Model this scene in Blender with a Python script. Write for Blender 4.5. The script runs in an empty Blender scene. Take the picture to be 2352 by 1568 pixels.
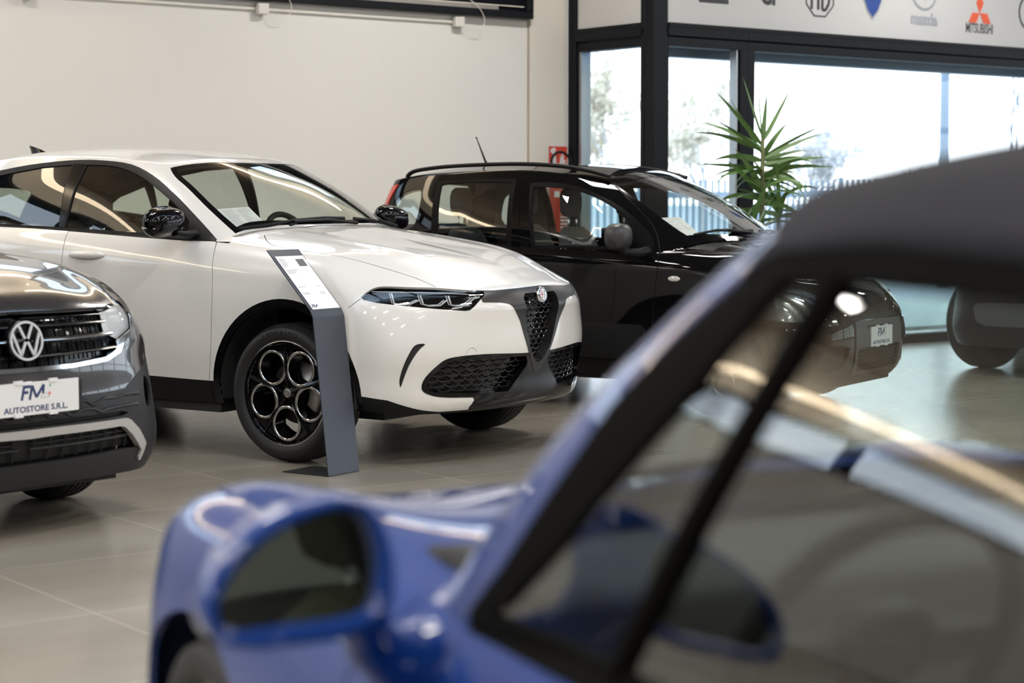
import bpy, bmesh, math, random
import numpy as np
from mathutils import Vector, Matrix
from mathutils.bvhtree import BVHTree
random.seed(7)
R = math.radians
SC = bpy.context.scene
COL = SC.collection
# ---------------------------------------------------------------- camera
cam_d = bpy.data.cameras.new('camera')
cam_d.sensor_width = 36.0
cam_d.lens = 68.0
cam_d.clip_start = 0.05
cam_d.clip_end = 400
cam_d.dof.use_dof = True
cam_d.dof.focus_distance = 9.9
cam_d.dof.aperture_fstop = 2.5
cam_d.dof.aperture_blades = 9
cam = bpy.data.objects.new('camera', cam_d)
COL.objects.link(cam)
cam.location = (0, 0, 1.318)
cam.rotation_euler = (R(90 - 4.273), 0, 0)
SC.camera = cam
# ---------------------------------------------------------------- colour management
SC.view_settings.view_transform = 'Standard'
SC.view_settings.look = 'None'
SC.view_settings.gamma = 1.0
SC.view_settings.use_curve_mapping = False
SC.view_settings.exposure = 0.45
SC.cycles.use_denoising = True
SC.cycles.max_bounces = 8
SC.cycles.diffuse_bounces = 3
SC.cycles.glossy_bounces = 5
SC.cycles.transmission_bounces = 6
SC.cycles.transparent_max_bounces = 16
SC.cycles.sample_clamp_indirect = 6.0
SC.cycles.caustics_reflective = False
SC.cycles.caustics_refractive = False
# ---------------------------------------------------------------- overcast sky
w = bpy.data.worlds.new('sky'); SC.world = w
w.use_nodes = True
nt = w.node_tree; nt.nodes.clear()
wo = nt.nodes.new('ShaderNodeOutputWorld'); bg = nt.nodes.new('ShaderNodeBackground')
tc = nt.nodes.new('ShaderNodeTexCoord'); sx = nt.nodes.new('ShaderNodeSeparateXYZ'); cr = nt.nodes.new('ShaderNodeValToRGB')
cr.color_ramp.elements[0].position = 0.0; cr.color_ramp.elements[0].color = (0.93, 0.96, 1.0, 1)
cr.color_ramp.elements[1].position = 0.6; cr.color_ramp.elements[1].color = (0.62, 0.78, 1.0, 1)
nt.links.new(tc.outputs['Generated'], sx.inputs[0]); nt.links.new(sx.outputs['Z'], cr.inputs[0])
nt.links.new(cr.outputs[0], bg.inputs[0]); bg.inputs[1].default_value = 3.0
nt.links.new(bg.outputs[0], wo.inputs[0])
# ---------------------------------------------------------------- room frame: a runs along the back wall, b towards it
YAW = R(37.3)
CA, SA = math.cos(YAW), math.sin(YAW)
def RW(a, b, z=0.0):
    return Vector((a * CA - b * SA, a * SA + b * CA, z))
WB = 12.75      # long cream wall
WA = 10.308     # the short glazed return
WG = 11.672     # the long glazed wall
CEIL = 4.7
A0, A1, B0 = -9.0, 25.0, -9.0
# ceiling lamps give the warm part of the light, daylight comes through the glazing
LAMPS = [(a, b) for a in (-5.2, -0.6, 4.0, 8.6, 13.2, 17.8) for b in (-5.0, -1.0, 2.2, 5.0, 10.3)]  # unseen layout; the row nearest the cream wall is added to brighten it
def area(name, loc, rot, sx_, sy_, power, col, portal=False):
    l = bpy.data.lights.new(name, 'AREA'); l.shape = 'RECTANGLE'; l.size = sx_; l.size_y = sy_
    l.energy = power; l.color = col
    if portal: l.cycles.is_portal = True
    o = bpy.data.objects.new(name, l); COL.objects.link(o); o.location = loc; o.rotation_euler = rot
    return o
# ================================================================= materials
MATS = {}
def mat(name, col=(0.8, 0.8, 0.8), rough=0.5, metal=0.0, coat=0.0, spec=0.5, emit=None, estr=0.0, bump=None, var=None, coat_rough=0.03, sheen=0.0):
    """plain principled material; bump=(scale, strength, distance), var=(scale, amount)"""
    if name in MATS: return MATS[name]
    m = bpy.data.materials.new(name); m.use_nodes = True
    n = m.node_tree.nodes; l = m.node_tree.links; p = n['Principled BSDF']
    p.inputs['Base Color'].default_value = (*col, 1)
    p.inputs['Roughness'].default_value = rough
    p.inputs['Metallic'].default_value = metal
    p.inputs['Coat Weight'].default_value = coat
    p.inputs['Coat Roughness'].default_value = coat_rough
    p.inputs['Specular IOR Level'].default_value = spec
    p.inputs['Sheen Weight'].default_value = sheen
    if emit:
        p.inputs['Emission Color'].default_value = (*emit, 1); p.inputs['Emission Strength'].default_value = estr
    if bump or var:
        t = n.new('ShaderNodeTexCoord')
        nz = n.new('ShaderNodeTexNoise'); nz.inputs['Scale'].default_value = (bump or var)[0]; nz.inputs['Detail'].default_value = 4
        l.new(t.outputs['Object'], nz.inputs['Vector'])
        if bump:
            b = n.new('ShaderNodeBump'); b.inputs['Strength'].default_value = bump[1]; b.inputs['Distance'].default_value = bump[2]
            l.new(nz.outputs['Fac'], b.inputs['Height']); l.new(b.outputs[0], p.inputs['Normal'])
        if var:
            nz2 = n.new('ShaderNodeTexNoise'); nz2.inputs['Scale'].default_value = var[0]; nz2.inputs['Detail'].default_value = 5
            l.new(t.outputs['Object'], nz2.inputs['Vector'])
            mx = n.new('ShaderNodeMixRGB'); k = var[1]
            mx.inputs[1].default_value = (*[c * (1 - k) for c in col], 1); mx.inputs[2].default_value = (*[min(1, c * (1 + k)) for c in col], 1)
            l.new(nz2.outputs['Fac'], mx.inputs[0]); l.new(mx.outputs[0], p.inputs['Base Color'])
    MATS[name] = m
    return m
def glass(name, tint=(0.8, 0.85, 0.82), refl=1.0, rough=0.0, base=0.04, power=5.0):
    """thin pane: tinted see-through plus a fresnel mirror"""
    if name in MATS: return MATS[name]
    m = bpy.data.materials.new(name); m.use_nodes = True
    n = m.node_tree.nodes; l = m.node_tree.links; n.clear()
    o = n.new('ShaderNodeOutputMaterial'); mx = n.new('ShaderNodeMixShader'); tr = n.new('ShaderNodeBsdfTransparent')
    gl = n.new('ShaderNodeBsdfGlossy'); fr = n.new('ShaderNodeLayerWeight'); mu = n.new('ShaderNodeMath'); ad = n.new('ShaderNodeMath')
    tr.inputs[0].default_value = (*tint, 1); gl.inputs['Roughness'].default_value = rough
    fr.inputs['Blend'].default_value = 0.5
    pw = n.new('ShaderNodeMath'); pw.operation = 'POWER'; pw.inputs[1].default_value = 4.2
    mu.operation = 'MULTIPLY_ADD'; mu.inputs[1].default_value = 0.90 * refl; mu.inputs[2].default_value = base + 0.065 * refl; mu.use_clamp = True
    l.new(fr.outputs['Facing'], pw.inputs[0]); l.new(pw.outputs[0], mu.inputs[0]); l.new(mu.outputs[0], mx.inputs[0])
    l.new(tr.outputs[0], mx.inputs[1]); l.new(gl.outputs[0], mx.inputs[2]); l.new(mx.outputs[0], o.inputs[0])
    MATS[name] = m
    return m
# ================================================================= objects
def link(name, me, parent=None, m=None):
    o = bpy.data.objects.new(name, me); COL.objects.link(o)
    if parent: o.parent = parent
    if m is not None and me is not None:
        for q in (m if isinstance(m, (list, tuple)) else [m]): me.materials.append(q)
    return o
def empty(name, loc=(0, 0, 0), rz=0.0):
    o = bpy.data.objects.new(name, None); COL.objects.link(o); o.location = loc; o.rotation_euler = (0, 0, rz)
    o.empty_display_size = 0.1
    return o
def tag(o, label=None, cat=None, group=None, kind=None):
    if label: o['label'] = label
    if cat: o['category'] = cat
    if group: o['group'] = group
    if kind: o['kind'] = kind
    return o
def struct(o): o['kind'] = 'structure'; return o
class MB:
    """collects verts/faces and builds ONE mesh"""
    def __init__(s): s.v = []; s.f = []; s.mi = []; s.sm = []
    def add(s, vs, fs, mi=0, smooth=False, M=None):
        k = len(s.v)
        for p in vs:
            p = Vector(p)
            s.v.append(tuple(M @ p) if M is not None else tuple(p))
        for f in fs: s.f.append(tuple(i + k for i in f)); s.mi.append(mi); s.sm.append(smooth)
        return s
    def box(s, x0, x1, y0, y1, z0, z1, mi=0, M=None):
        v = [(x0, y0, z0), (x1, y0, z0), (x1, y1, z0), (x0, y1, z0), (x0, y0, z1), (x1, y0, z1), (x1, y1, z1), (x0, y1, z1)]
        return s.add(v, [(0, 3, 2, 1), (4, 5, 6, 7), (0, 1, 5, 4), (1, 2, 6, 5), (2, 3, 7, 6), (3, 0, 4, 7)], mi, False, M)
    def rbox(s, a0, a1, b0, b1, z0, z1, mi=0):
        """box in the room frame"""
        v = [RW(a0, b0, z0), RW(a1, b0, z0), RW(a1, b1, z0), RW(a0, b1, z0), RW(a0, b0, z1), RW(a1, b0, z1), RW(a1, b1, z1), RW(a0, b1, z1)]
        return s.add(v, [(0, 3, 2, 1), (4, 5, 6, 7), (0, 1, 5, 4), (1, 2, 6, 5), (2, 3, 7, 6), (3, 0, 4, 7)], mi)
    def tube(s, pts, r, n=10, mi=0, cap=True, closed=False, M=None, flat=1.0):
        pts = [Vector(p) for p in pts]; N = len(pts)
        rs = r if isinstance(r, (list, tuple)) else [r] * N
        k = len(s.v); up = None
        for i, p in enumerate(pts):
            if closed: t = (pts[(i + 1) % N] - pts[i - 1])
            else: t = pts[min(i + 1, N - 1)] - pts[max(i - 1, 0)]
            t = t.normalized() if t.length > 1e-9 else Vector((0, 0, 1))
            if up is None:
                up = Vector((0, 0, 1)) if abs(t.z) < 0.9 else Vector((1, 0, 0))
            a = (up - t * up.dot(t)); a = a.normalized() if a.length > 1e-6 else t.orthogonal().normalized()
            up = a; b = t.cross(a)
            for j in range(n):
                th = 2 * math.pi * j / n
                q = p + (a * math.cos(th) * flat + b * math.sin(th)) * rs[i]
                s.v.append(tuple(M @ q) if M is not None else tuple(q))
        m = N if closed else N - 1
        for i in range(m):
            for j in range(n):
                a0 = k + i * n + j; a1 = k + i * n + (j + 1) % n; b0 = k + ((i + 1) % N) * n + j; b1 = k + ((i + 1) % N) * n + (j + 1) % n
                s.f.append((a0, a1, b1, b0)); s.mi.append(mi); s.sm.append(True)
        if cap and not closed:
            s.f.append(tuple(k + j for j in range(n))[::-1]); s.mi.append(mi); s.sm.append(False)
            s.f.append(tuple(k + (N - 1) * n + j for j in range(n))); s.mi.append(mi); s.sm.append(False)
        return s
    def lathe(s, prof, n=48, mi=0, M=None, axis='y', closed=False, a0=0.0, a1=2 * math.pi):
        """prof: (radius, offset along axis)"""
        k = len(s.v); P = len(prof); full = abs(a1 - a0 - 2 * math.pi) < 1e-6; cols = n if full else n + 1
        for j in range(cols):
            th = a0 + (a1 - a0) * j / n; c, q = math.cos(th), math.sin(th)
            for (r_, h) in prof:
                p = Vector((r_ * c, h, r_ * q)) if axis == 'y' else (Vector((r_ * c, r_ * q, h)) if axis == 'z' else Vector((h, r_ * c, r_ * q)))
                s.v.append(tuple(M @ p) if M is not None else tuple(p))
        for j in range(n):
            j2 = (j + 1) % cols
            for i in range(P if closed else P - 1):
                i2 = (i + 1) % P
                s.f.append((k + j * P + i, k + j * P + i2, k + j2 * P + i2, k + j2 * P + i)); s.mi.append(mi); s.sm.append(True)
        return s
    def prism(s, poly, h0, h1, mi=0, M=None, plane='xz'):
        """poly 2D extruded along the third axis between h0 and h1"""
        def P(u, v, h): return (u, h, v) if plane == 'xz' else ((u, v, h) if plane == 'xy' else (h, u, v))
        n = len(poly)
        vs = [P(u, v, h0) for u, v in poly] + [P(u, v, h1) for u, v in poly]
        fs = [tuple(range(n))[::-1], tuple(range(n, 2 * n))] + [(i, (i + 1) % n, n + (i + 1) % n, n + i) for i in range(n)]
        return s.add(vs, fs, mi, False, M)
    def grid(s, pts, mi=0, smooth=True, M=None, wrap=False):
        """pts: rows x cols of 3D"""
        k = len(s.v); r_ = len(pts); c = len(pts[0])
        for row in pts:
            for p in row:
                p = Vector(p); s.v.append(tuple(M @ p) if M is not None else tuple(p))
        for i in range(r_ - 1):
            for j in range(c if wrap else c - 1):
                j2 = (j + 1) % c
                s.f.append((k + i * c + j, k + i * c + j2, k + (i + 1) * c + j2, k + (i + 1) * c + j)); s.mi.append(mi); s.sm.append(smooth)
        return s
    def build(s, name, m=None, parent=None, bevel=0.0, subsurf=0, fixn=True, auto=None, seg=2):
        me = bpy.data.meshes.new(name); me.from_pydata(s.v, [], s.f)
        me.polygons.foreach_set('material_index', s.mi); me.polygons.foreach_set('use_smooth', s.sm)
        if fixn:
            bm = bmesh.new(); bm.from_mesh(me); bmesh.ops.recalc_face_normals(bm, faces=bm.faces); bm.to_mesh(me); bm.free()
        me.update()
        o = link(name, me, parent, m)
        if bevel:
            b = o.modifiers.new('bevel', 'BEVEL'); b.width = bevel; b.segments = seg; b.limit_method = 'ANGLE'; b.angle_limit = R(40); b.harden_normals = False
            me.polygons.foreach_set('use_smooth', [True] * len(me.polygons))
            me.set_sharp_from_angle(angle=R(50))
        if subsurf:
            q = o.modifiers.new('sub', 'SUBSURF'); q.levels = subsurf; q.render_levels = subsurf
            me.polygons.foreach_set('use_smooth', [True] * len(me.polygons))
        if auto is not None:
            me.polygons.foreach_set('use_smooth', [True] * len(me.polygons)); me.set_sharp_from_angle(angle=R(auto))
        return o
def text_mesh(txt, size, depth=0.001, shear=0.0, bold=0.0, sx=1.0, align='CENTER'):
    """lettering as a mesh, flat in xy facing +z"""
    c = bpy.data.curves.new('t', 'FONT'); c.body = txt; c.size = size; c.extrude = depth; c.shear = shear; c.offset = bold
    c.align_x = align; c.align_y = 'CENTER'; c.resolution_u = 3
    o = bpy.data.objects.new('t', c); COL.objects.link(o)
    dg = bpy.context.evaluated_depsgraph_get(); me = bpy.data.meshes.new_from_object(o.evaluated_get(dg))
    COL.objects.unlink(o); bpy.data.objects.remove(o); bpy.data.curves.remove(c)
    if sx != 1.0:
        for v in me.vertices: v.co.x *= sx
    me.materials.clear()
    return me
def put_mesh(name, me, M, m, parent=None):
    me.transform(M); me.update()
    return link(name, me, parent, m)
def frame_mat(o, x, y):
    """matrix whose local x,y axes are the given directions (flat art facing x cross y)"""
    x = Vector(x).normalized(); y = Vector(y); y = (y - x * y.dot(x)).normalized(); z = x.cross(y)
    M = Matrix.Identity(4)
    for i, c in enumerate((x, y, z)):
        for j in range(3): M[j][i] = c[j]
    M.translation = Vector(o)
    return M
# ================================================================= room
M_WALL = mat('cream_wall_paint', (0.79, 0.785, 0.765), 0.75, bump=(60, 0.03, 0.002))
M_TRIMW = mat('white_painted_trim', (0.76, 0.73, 0.67), 0.6)
M_FRAME = mat('anthracite_frame', (0.006, 0.0075, 0.011), 0.5, spec=.18)
M_PANE = glass('window_glass', (0.93, 0.96, 0.97), refl=0.5, base=0.0)
M_SILVER = mat('satin_aluminium', (0.55, 0.58, 0.6), 0.35, metal=0.9)
M_DARKW = mat('dark_grey_wall', (0.25, 0.245, 0.24), 0.7)
def floor_mat():
    m = bpy.data.materials.new('floor_tiles'); m.use_nodes = True
    n = m.node_tree.nodes; l = m.node_tree.links; p = n['Principled BSDF']
    t = n.new('ShaderNodeTexCoord'); mp = n.new('ShaderNodeMapping')
    mp.vector_type = 'POINT'; mp.inputs['Rotation'].default_value = (0, 0, -YAW)
    l.new(t.outputs['Object'], mp.inputs['Vector'])
    off = n.new('ShaderNodeVectorMath'); off.operation = 'ADD'; off.inputs[1].default_value = (-2.62 + 100 * 0.872, -5.62 + 100 * 0.872, 0)
    l.new(mp.outputs[0], off.inputs[0])
    br = n.new('ShaderNodeTexBrick'); br.offset = 0; br.squash = 1
    br.inputs['Scale'].default_value = 1; br.inputs['Brick Width'].default_value = 0.872; br.inputs['Row Height'].default_value = 0.872
    br.inputs['Mortar Size'].default_value = 0.0022; br.inputs['Mortar Smooth'].default_value = 0.15; br.inputs['Bias'].default_value = 0
    br.inputs['Color1'].default_value = (0.0, 0, 0, 1); br.inputs['Color2'].default_value = (1, 1, 1, 1); br.inputs['Mortar'].default_value = (0.5, 0.5, 0.5, 1)
    l.new(off.outputs[0], br.inputs['Vector'])
    # cloudy stone: stretched along a
    mp2 = n.new('ShaderNodeMapping'); mp2.inputs['Scale'].default_value = (0.5, 1.1, 1); l.new(off.outputs[0], mp2.inputs['Vector'])
    n1 = n.new('ShaderNodeTexNoise'); n1.inputs['Scale'].default_value = 1.3; n1.inputs['Detail'].default_value = 6; n1.inputs['Roughness'].default_value = 0.55; n1.inputs['Distortion'].default_value = 0.15
    l.new(mp2.outputs[0], n1.inputs['Vector'])
    cr_ = n.new('ShaderNodeValToRGB'); cr_.color_ramp.elements[0].position = 0.25; cr_.color_ramp.elements[1].position = 0.78
    cr_.color_ramp.elements[0].color = (0.240, 0.213, 0.172, 1); cr_.color_ramp.elements[1].color = (0.375, 0.340, 0.282, 1)
    l.new(n1.outputs['Fac'], cr_.inputs[0])
    tint = n.new('ShaderNodeMixRGB'); tint.blend_type = 'MULTIPLY'; tint.inputs[0].default_value = 0.10
    l.new(cr_.outputs[0], tint.inputs[1]); l.new(br.outputs['Color'], tint.inputs[2])
    mx = n.new('ShaderNodeMixRGB'); mx.inputs[2].default_value = (0.52, 0.48, 0.40, 1)
    l.new(br.outputs['Fac'], mx.inputs[0]); l.new(tint.outputs[0], mx.inputs[1]); l.new(mx.outputs[0], p.inputs['Base Color'])
    rr = n.new('ShaderNodeMapRange'); rr.inputs['To Min'].default_value = 0.20; rr.inputs['To Max'].default_value = 0.24
    l.new(n1.outputs['Fac'], rr.inputs['Value']); l.new(rr.outputs[0], p.inputs['Roughness'])
    bp = n.new('ShaderNodeBump'); bp.inputs['Strength'].default_value = 0.25; bp.inputs['Distance'].default_value = 0.0015; bp.invert = True
    l.new(br.outputs['Fac'], bp.inputs['Height']); l.new(bp.outputs[0], p.inputs['Normal'])
    p.inputs['Specular IOR Level'].default_value = 0.85
    return m
def ceil_mat():
    m = bpy.data.materials.new('ceiling_planks'); m.use_nodes = True
    n = m.node_tree.nodes; l = m.node_tree.links; p = n['Principled BSDF']
    t = n.new('ShaderNodeTexCoord'); mp = n.new('ShaderNodeMapping'); mp.inputs['Rotation'].default_value = (0, 0, -YAW + R(90))
    l.new(t.outputs['Object'], mp.inputs['Vector'])
    br = n.new('ShaderNodeTexBrick'); br.inputs['Scale'].default_value = 1; br.inputs['Brick Width'].default_value = 6.0; br.inputs['Row Height'].default_value = 1.1
    br.inputs['Mortar Size'].default_value = 0.02; br.inputs['Mortar Smooth'].default_value = 0.1
    br.inputs['Color1'].default_value = (0.17, 0.145, 0.125, 1); br.inputs['Color2'].default_value = (0.21, 0.18, 0.155, 1); br.inputs['Mortar'].default_value = (0.03, 0.026, 0.022, 1)
    l.new(mp.outputs[0], br.inputs['Vector']); l.new(br.outputs['Color'], p.inputs['Base Color'])
    p.inputs['Roughness'].default_value = 0.6
    return m
def rplane(name, a0, a1, b0, b1, z, m, thick=0.1, up=True):
    mb = MB(); mb.rbox(a0, a1, b0, b1, z - thick if up else z, z if up else z + thick)
    return struct(mb.build(name, m))
rplane('floor', A0, A1, B0, WB + 0.0, 0.0, floor_mat(), 0.2)
SKY0, SKY1 = 5.8, 7.2
mb = MB(); mb.rbox(A0 - .2, A1 + .2, B0 - .2, SKY0, CEIL, CEIL + .2); mb.rbox(A0 - .2, A1 + .2, SKY1, WB + .3, CEIL, CEIL + .2)
struct(mb.build('ceiling', ceil_mat()))
mb = MB(); mb.rbox(A0 - .2, A1 + .2, SKY0 - .02, SKY0 + .08, CEIL - .12, CEIL + .45); mb.rbox(A0 - .2, A1 + .2, SKY1 - .08, SKY1 + .02, CEIL - .12, CEIL + .45)
for k in range(15): mb.rbox(A0 + k * 2.4, A0 + k * 2.4 + .16, SKY0 + .08, SKY1 - .08, CEIL - .10, CEIL + .2)
struct(mb.build('trim_9', M_FRAME))
g = MB(); g.rbox(A0 - .2, A1 + .2, SKY0 + .08, SKY1 - .08, CEIL + .24, CEIL + .25); struct(g.build('window_40', glass('window_glass', (0.93, 0.96, 0.97), refl=0.5, base=0.0)))
# back wall with a clerestory strip
CZ0, CZ1 = 2.78, 3.62
mb = MB()
mb.rbox(A0, WA, WB, WB + 0.3, 0, CZ0); mb.rbox(A0, 6.3, WB, WB + 0.3, CZ1, CEIL); mb.rbox(6.3, WA, WB, WB + 0.3, CZ1, 3.72); mb.rbox(6.3, WA, WB, WB + 0.3, 4.36, CEIL); mb.rbox(9.9, WA, WB, WB + 0.3, 3.72, 4.36)
mb.rbox(A0, A0 + 0.6, WB, WB + 0.3, CZ0, CZ1); mb.rbox(6.3, WA, WB, WB + 0.3, CZ0, CZ1)
struct(mb.build('wall_back', M_WALL))
mb = MB(); mb.rbox(9.885, 10.26, WB - 0.02, WB - 0.0005, 0, CEIL)
struct(mb.build('trim_1', M_TRIMW, bevel=0.004))
mb = MB(); mb.rbox(9.870, 9.880, WB - 0.008, WB - 0.0005, 0, 2.77)
struct(mb.build('trim_2', mat('tan_sealant_joint', (0.45, 0.38, 0.30), 0.7)))
mb = MB(); mb.rbox(A0 - .2, A0, B0, WB, 0, CEIL); struct(mb.build('wall_left', M_DARKW))
# glazed facade behind the viewer and on the right
def facade(name_w, n0, along, p0, p1, fixed, z0=0.25, z1=3.3, bay=2.35, wallname='wall_front'):
    """along 'a' -> wall at b=fixed ; along 'b' -> wall at a=fixed"""
    def bx(mb, u0, u1, v0, v1, za, zb):
        if along == 'a': mb.rbox(u0, u1, fixed + v0, fixed + v1, za, zb)
        else: mb.rbox(fixed + v0, fixed + v1, u0, u1, za, zb)
    mb = MB(); bx(mb, p0, p1, -0.1, 0.1, 0, z0); bx(mb, p0, p1, -0.1, 0.1, z1, CEIL)
    struct(mb.build(wallname, M_WALL))
    k = int((p1 - p0) / bay); st = (p1 - p0) / k; i = n0
    for j in range(k):
        u0 = p0 + j * st; u1 = u0 + st
        mb = MB(); f = 0.09
        bx(mb, u0, u0 + f, -0.08, 0.08, z0, z1); bx(mb, u1 - f, u1, -0.08, 0.08, z0, z1)
        bx(mb, u0 + f, u1 - f, -0.08, 0.08, z0, z0 + f); bx(mb, u0 + f, u1 - f, -0.08, 0.08, z1 - f, z1); bx(mb, u0 + f, u1 - f, -0.05, 0.05, 2.35, 2.45)
        o = struct(mb.build('window_%d' % i, M_FRAME))
        g = MB(); bx(g, u0 + f, u1 - f, -0.006, 0.006, z0 + f, 2.35); bx(g, u0 + f, u1 - f, -0.006, 0.006, 2.45, z1 - f)
        struct(g.build('pane', M_PANE, o)); i += 1
    return i
mb = MB(); mb.rbox(A0, A1, B0 - .2, B0, 0, CEIL); struct(mb.build('wall_front', M_DARKW))
ni = 10
ni = facade('w', ni, 'b', B0, WG, A1, wallname='wall_right')
# clerestory windows
cw = (6.3 - (A0 + 0.6)) / 6
for k in range(6):
    u0 = A0 + 0.6 + k * cw; u1 = u0 + cw; f = 0.07
    mb = MB(); mb.rbox(u0, u0 + f, WB - .02, WB + .2, CZ0, CZ1); mb.rbox(u1 - f, u1, WB - .02, WB + .2, CZ0, CZ1)
    mb.rbox(u0 + f, u1 - f, WB - .02, WB + .2, CZ0, CZ0 + f); mb.rbox(u0 + f, u1 - f, WB - .02, WB + .2, CZ1 - f, CZ1)
    o = struct(mb.build('window_%d' % (ni + k), M_FRAME))
    g = MB(); g.rbox(u0 + f, u1 - f, WB + .1, WB + .11, CZ0 + f, CZ1 - f); struct(g.build('pane', M_PANE, o))
for k in range(2):
    u0 = 6.3 + k * 1.8; u1 = u0 + 1.8; f = 0.07
    mb = MB(); mb.rbox(u0, u0 + f, WB - .02, WB + .2, 3.72, 4.36); mb.rbox(u1 - f, u1, WB - .02, WB + .2, 3.72, 4.36)
    mb.rbox(u0 + f, u1 - f, WB - .02, WB + .2, 3.72, 3.72 + f); mb.rbox(u0 + f, u1 - f, WB - .02, WB + .2, 4.36 - f, 4.36)
    o = struct(mb.build('window_%d' % (ni + 10 + k), M_FRAME))
    g = MB(); g.rbox(u0 + f, u1 - f, WB + .1, WB + .11, 3.72 + f, 4.36 - f); struct(g.build('pane', M_PANE, o))
# ---- glazed corner: short return (a = WA) and long window wall (b = WG)
ZH, ZB, ZT = 2.525, 2.682, 3.95
mb = MB()
mb.rbox(WA, WA + 0.16, WB - 0.09, WB + 0.1, 0, ZT)                 # jamb against the cream wall
mb.rbox(WA + 0.02, WA + 0.14, WG + 0.1, WB - 0.09, ZH, ZH + 0.075); mb.rbox(WA, WA + 0.16, WG + 0.1, WB - 0.09, ZH + 0.082, ZB)
mb.rbox(WA + 0.02, WA + 0.14, WG + 0.1, WB - 0.09, 0.0, 0.09)
o1 = struct(mb.build('window_1', M_FRAME, bevel=0.004))
g = MB(); g.rbox(WA + 0.075, WA + 0.085, WG + 0.16, WB - 0.12, 0.09, ZH); struct(g.build('pane', M_PANE, o1))
g = MB(); g.rbox(WA + 0.03, WA + 0.13, WB - 0.14, WB - 0.105, 0.09, ZH); struct(g.build('glazing_bead', M_SILVER, o1))
mb = MB(); mb.rbox(WA - 0.0, WA + 0.155, WG, WG + 0.105, 0, ZT + .1); mb.rbox(WA + 0.0, WA + 0.075, WG + 0.11, WG + 0.16, 0, ZT + .1)
struct(mb.build('trim_3', M_FRAME, bevel=0.006))                   # corner post
def gbay(idx, a0, a1, left=0.03, right=0.09):
    mb = MB(); b0, b1 = WG, WG + 0.12
    mb.rbox(a0, a0 + left, b0, b1, 0.0, ZH); mb.rbox(a1 - right, a1, b0, b1, 0.0, ZH)
    mb.rbox(a0, a1, b0, b1, ZH, ZH + 0.075); mb.rbox(a0, a1, b0 - 0.01, b1, ZH + 0.082, ZB); mb.rbox(a0 + left, a1 - right, b0, b1, 0, 0.085)
    o = struct(mb.build('window_%d' % idx, M_FRAME, bevel=0.004))
    g = MB(); g.rbox(a0 + left, a1 - right, WG + 0.055, WG + 0.065, 0.085, ZH); struct(g.build('pane', M_PANE, o))
    g = MB(); g.rbox(a1 - right - 0.03, a1 - right - 0.012, WG + 0.02, WG + 0.1, 0.085, ZH); struct(g.build('glazing_bead', M_SILVER, o))
gbay(2, 10.463, 11.35, 0.012, 0.082); gbay(3, 11.35, 15.9, 0.083, 0.09); gbay(4, 15.9, 20.4, 0.09, 0.09); gbay(5, 20.4, A1, 0.09, 0.09)
# exterior fascia beam just outside the glass
mb = MB(); mb.rbox(WA + 0.3, A1, WG + 0.30, WG + 0.42, 2.47, 3.1)
struct(mb.build('trim_4', mat('blue_grey_fascia', (0.16, 0.24, 0.33), 0.4)))
mb = MB(); mb.rbox(WA + 0.165, A1, WG + 0.13, WG + 0.5, ZT, CEIL); mb.rbox(WA + 0.165, A1, WG + 0.13, WG + 0.3, ZB, ZT); mb.rbox(WA + 0.1, WA + 0.3, WG + 0.1, WB, ZB, CEIL); mb.rbox(WA, WA + 0.1, WG + 0.1, WB, ZT, CEIL)
mb.rbox(WA, A1, WG, WG + 0.13, ZT + 0.1, CEIL)
struct(mb.build('wall_glazed', M_WALL))
# ---- white sign band above the windows with the marques
bd = MB(); bd.rbox(WA + 0.165, A1, WG + 0.03, WG + 0.05, ZB, ZT)
band = bd.build('sign_band', mat('pale_grey_sign_panel', (0.55, 0.56, 0.57), 0.35))
tag(band, 'long pale grey sign band with car marque logos above the window wall', 'sign')
fr = MB(); fr.rbox(WA + 0.16, A1, WG - 0.012, WG + 0.06, ZB - 0.001, ZB + 0.03); fr.rbox(WA + 0.16, A1, WG - 0.012, WG + 0.06, ZT, ZT + 0.1)
fr.build('frame_rail', M_FRAME, band)
bd2 = MB(); bd2.rbox(WA + 0.03, WA + 0.05, WG + 0.165, WB - 0.09, ZB, ZT)
b2 = bd2.build('blank_sign', MATS['pale_grey_sign_panel']); tag(b2, 'narrow blank grey panel above the short window beside the cream wall', 'sign')
fr = MB(); fr.rbox(WA - 0.0, WA + 0.06, WG + 0.165, WB - 0.09, ZB, ZB + 0.03); fr.build('frame_rail', M_FRAME, b2)
def sign_M(a, z, dd=0.0): return frame_mat(RW(a, WG + 0.0295 - dd, z), RW(1, 0) - RW(0, 0), (0, 0, 1))
INK = mat('black_print', (0.03, 0.03, 0.035), 0.4); RED = mat('red_orange_print', (0.75, 0.10, 0.03), 0.4)
NAVY = mat('navy_print', (0.02, 0.06, 0.28), 0.35); CHR = mat('silver_print', (0.45, 0.47, 0.5), 0.3, metal=0.6); WHT = mat('white_print', (0.8, 0.8, 0.8), 0.4)
def flat(polys, a, z, m, name, parent=band, dd=0.001, th=0.002):
    mb = MB()
    for P in polys: mb.prism(P, 0, th, plane='xy')
    return put_mesh(name, mb.build('tmp_', None).data, sign_M(a, z, dd), m, parent)
def flat_obj(*a_, **k):
    o = flat(*a_, **k); [bpy.data.objects.remove(q) for q in list(bpy.data.objects) if q.name.startswith('tmp_')]; return o
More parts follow.
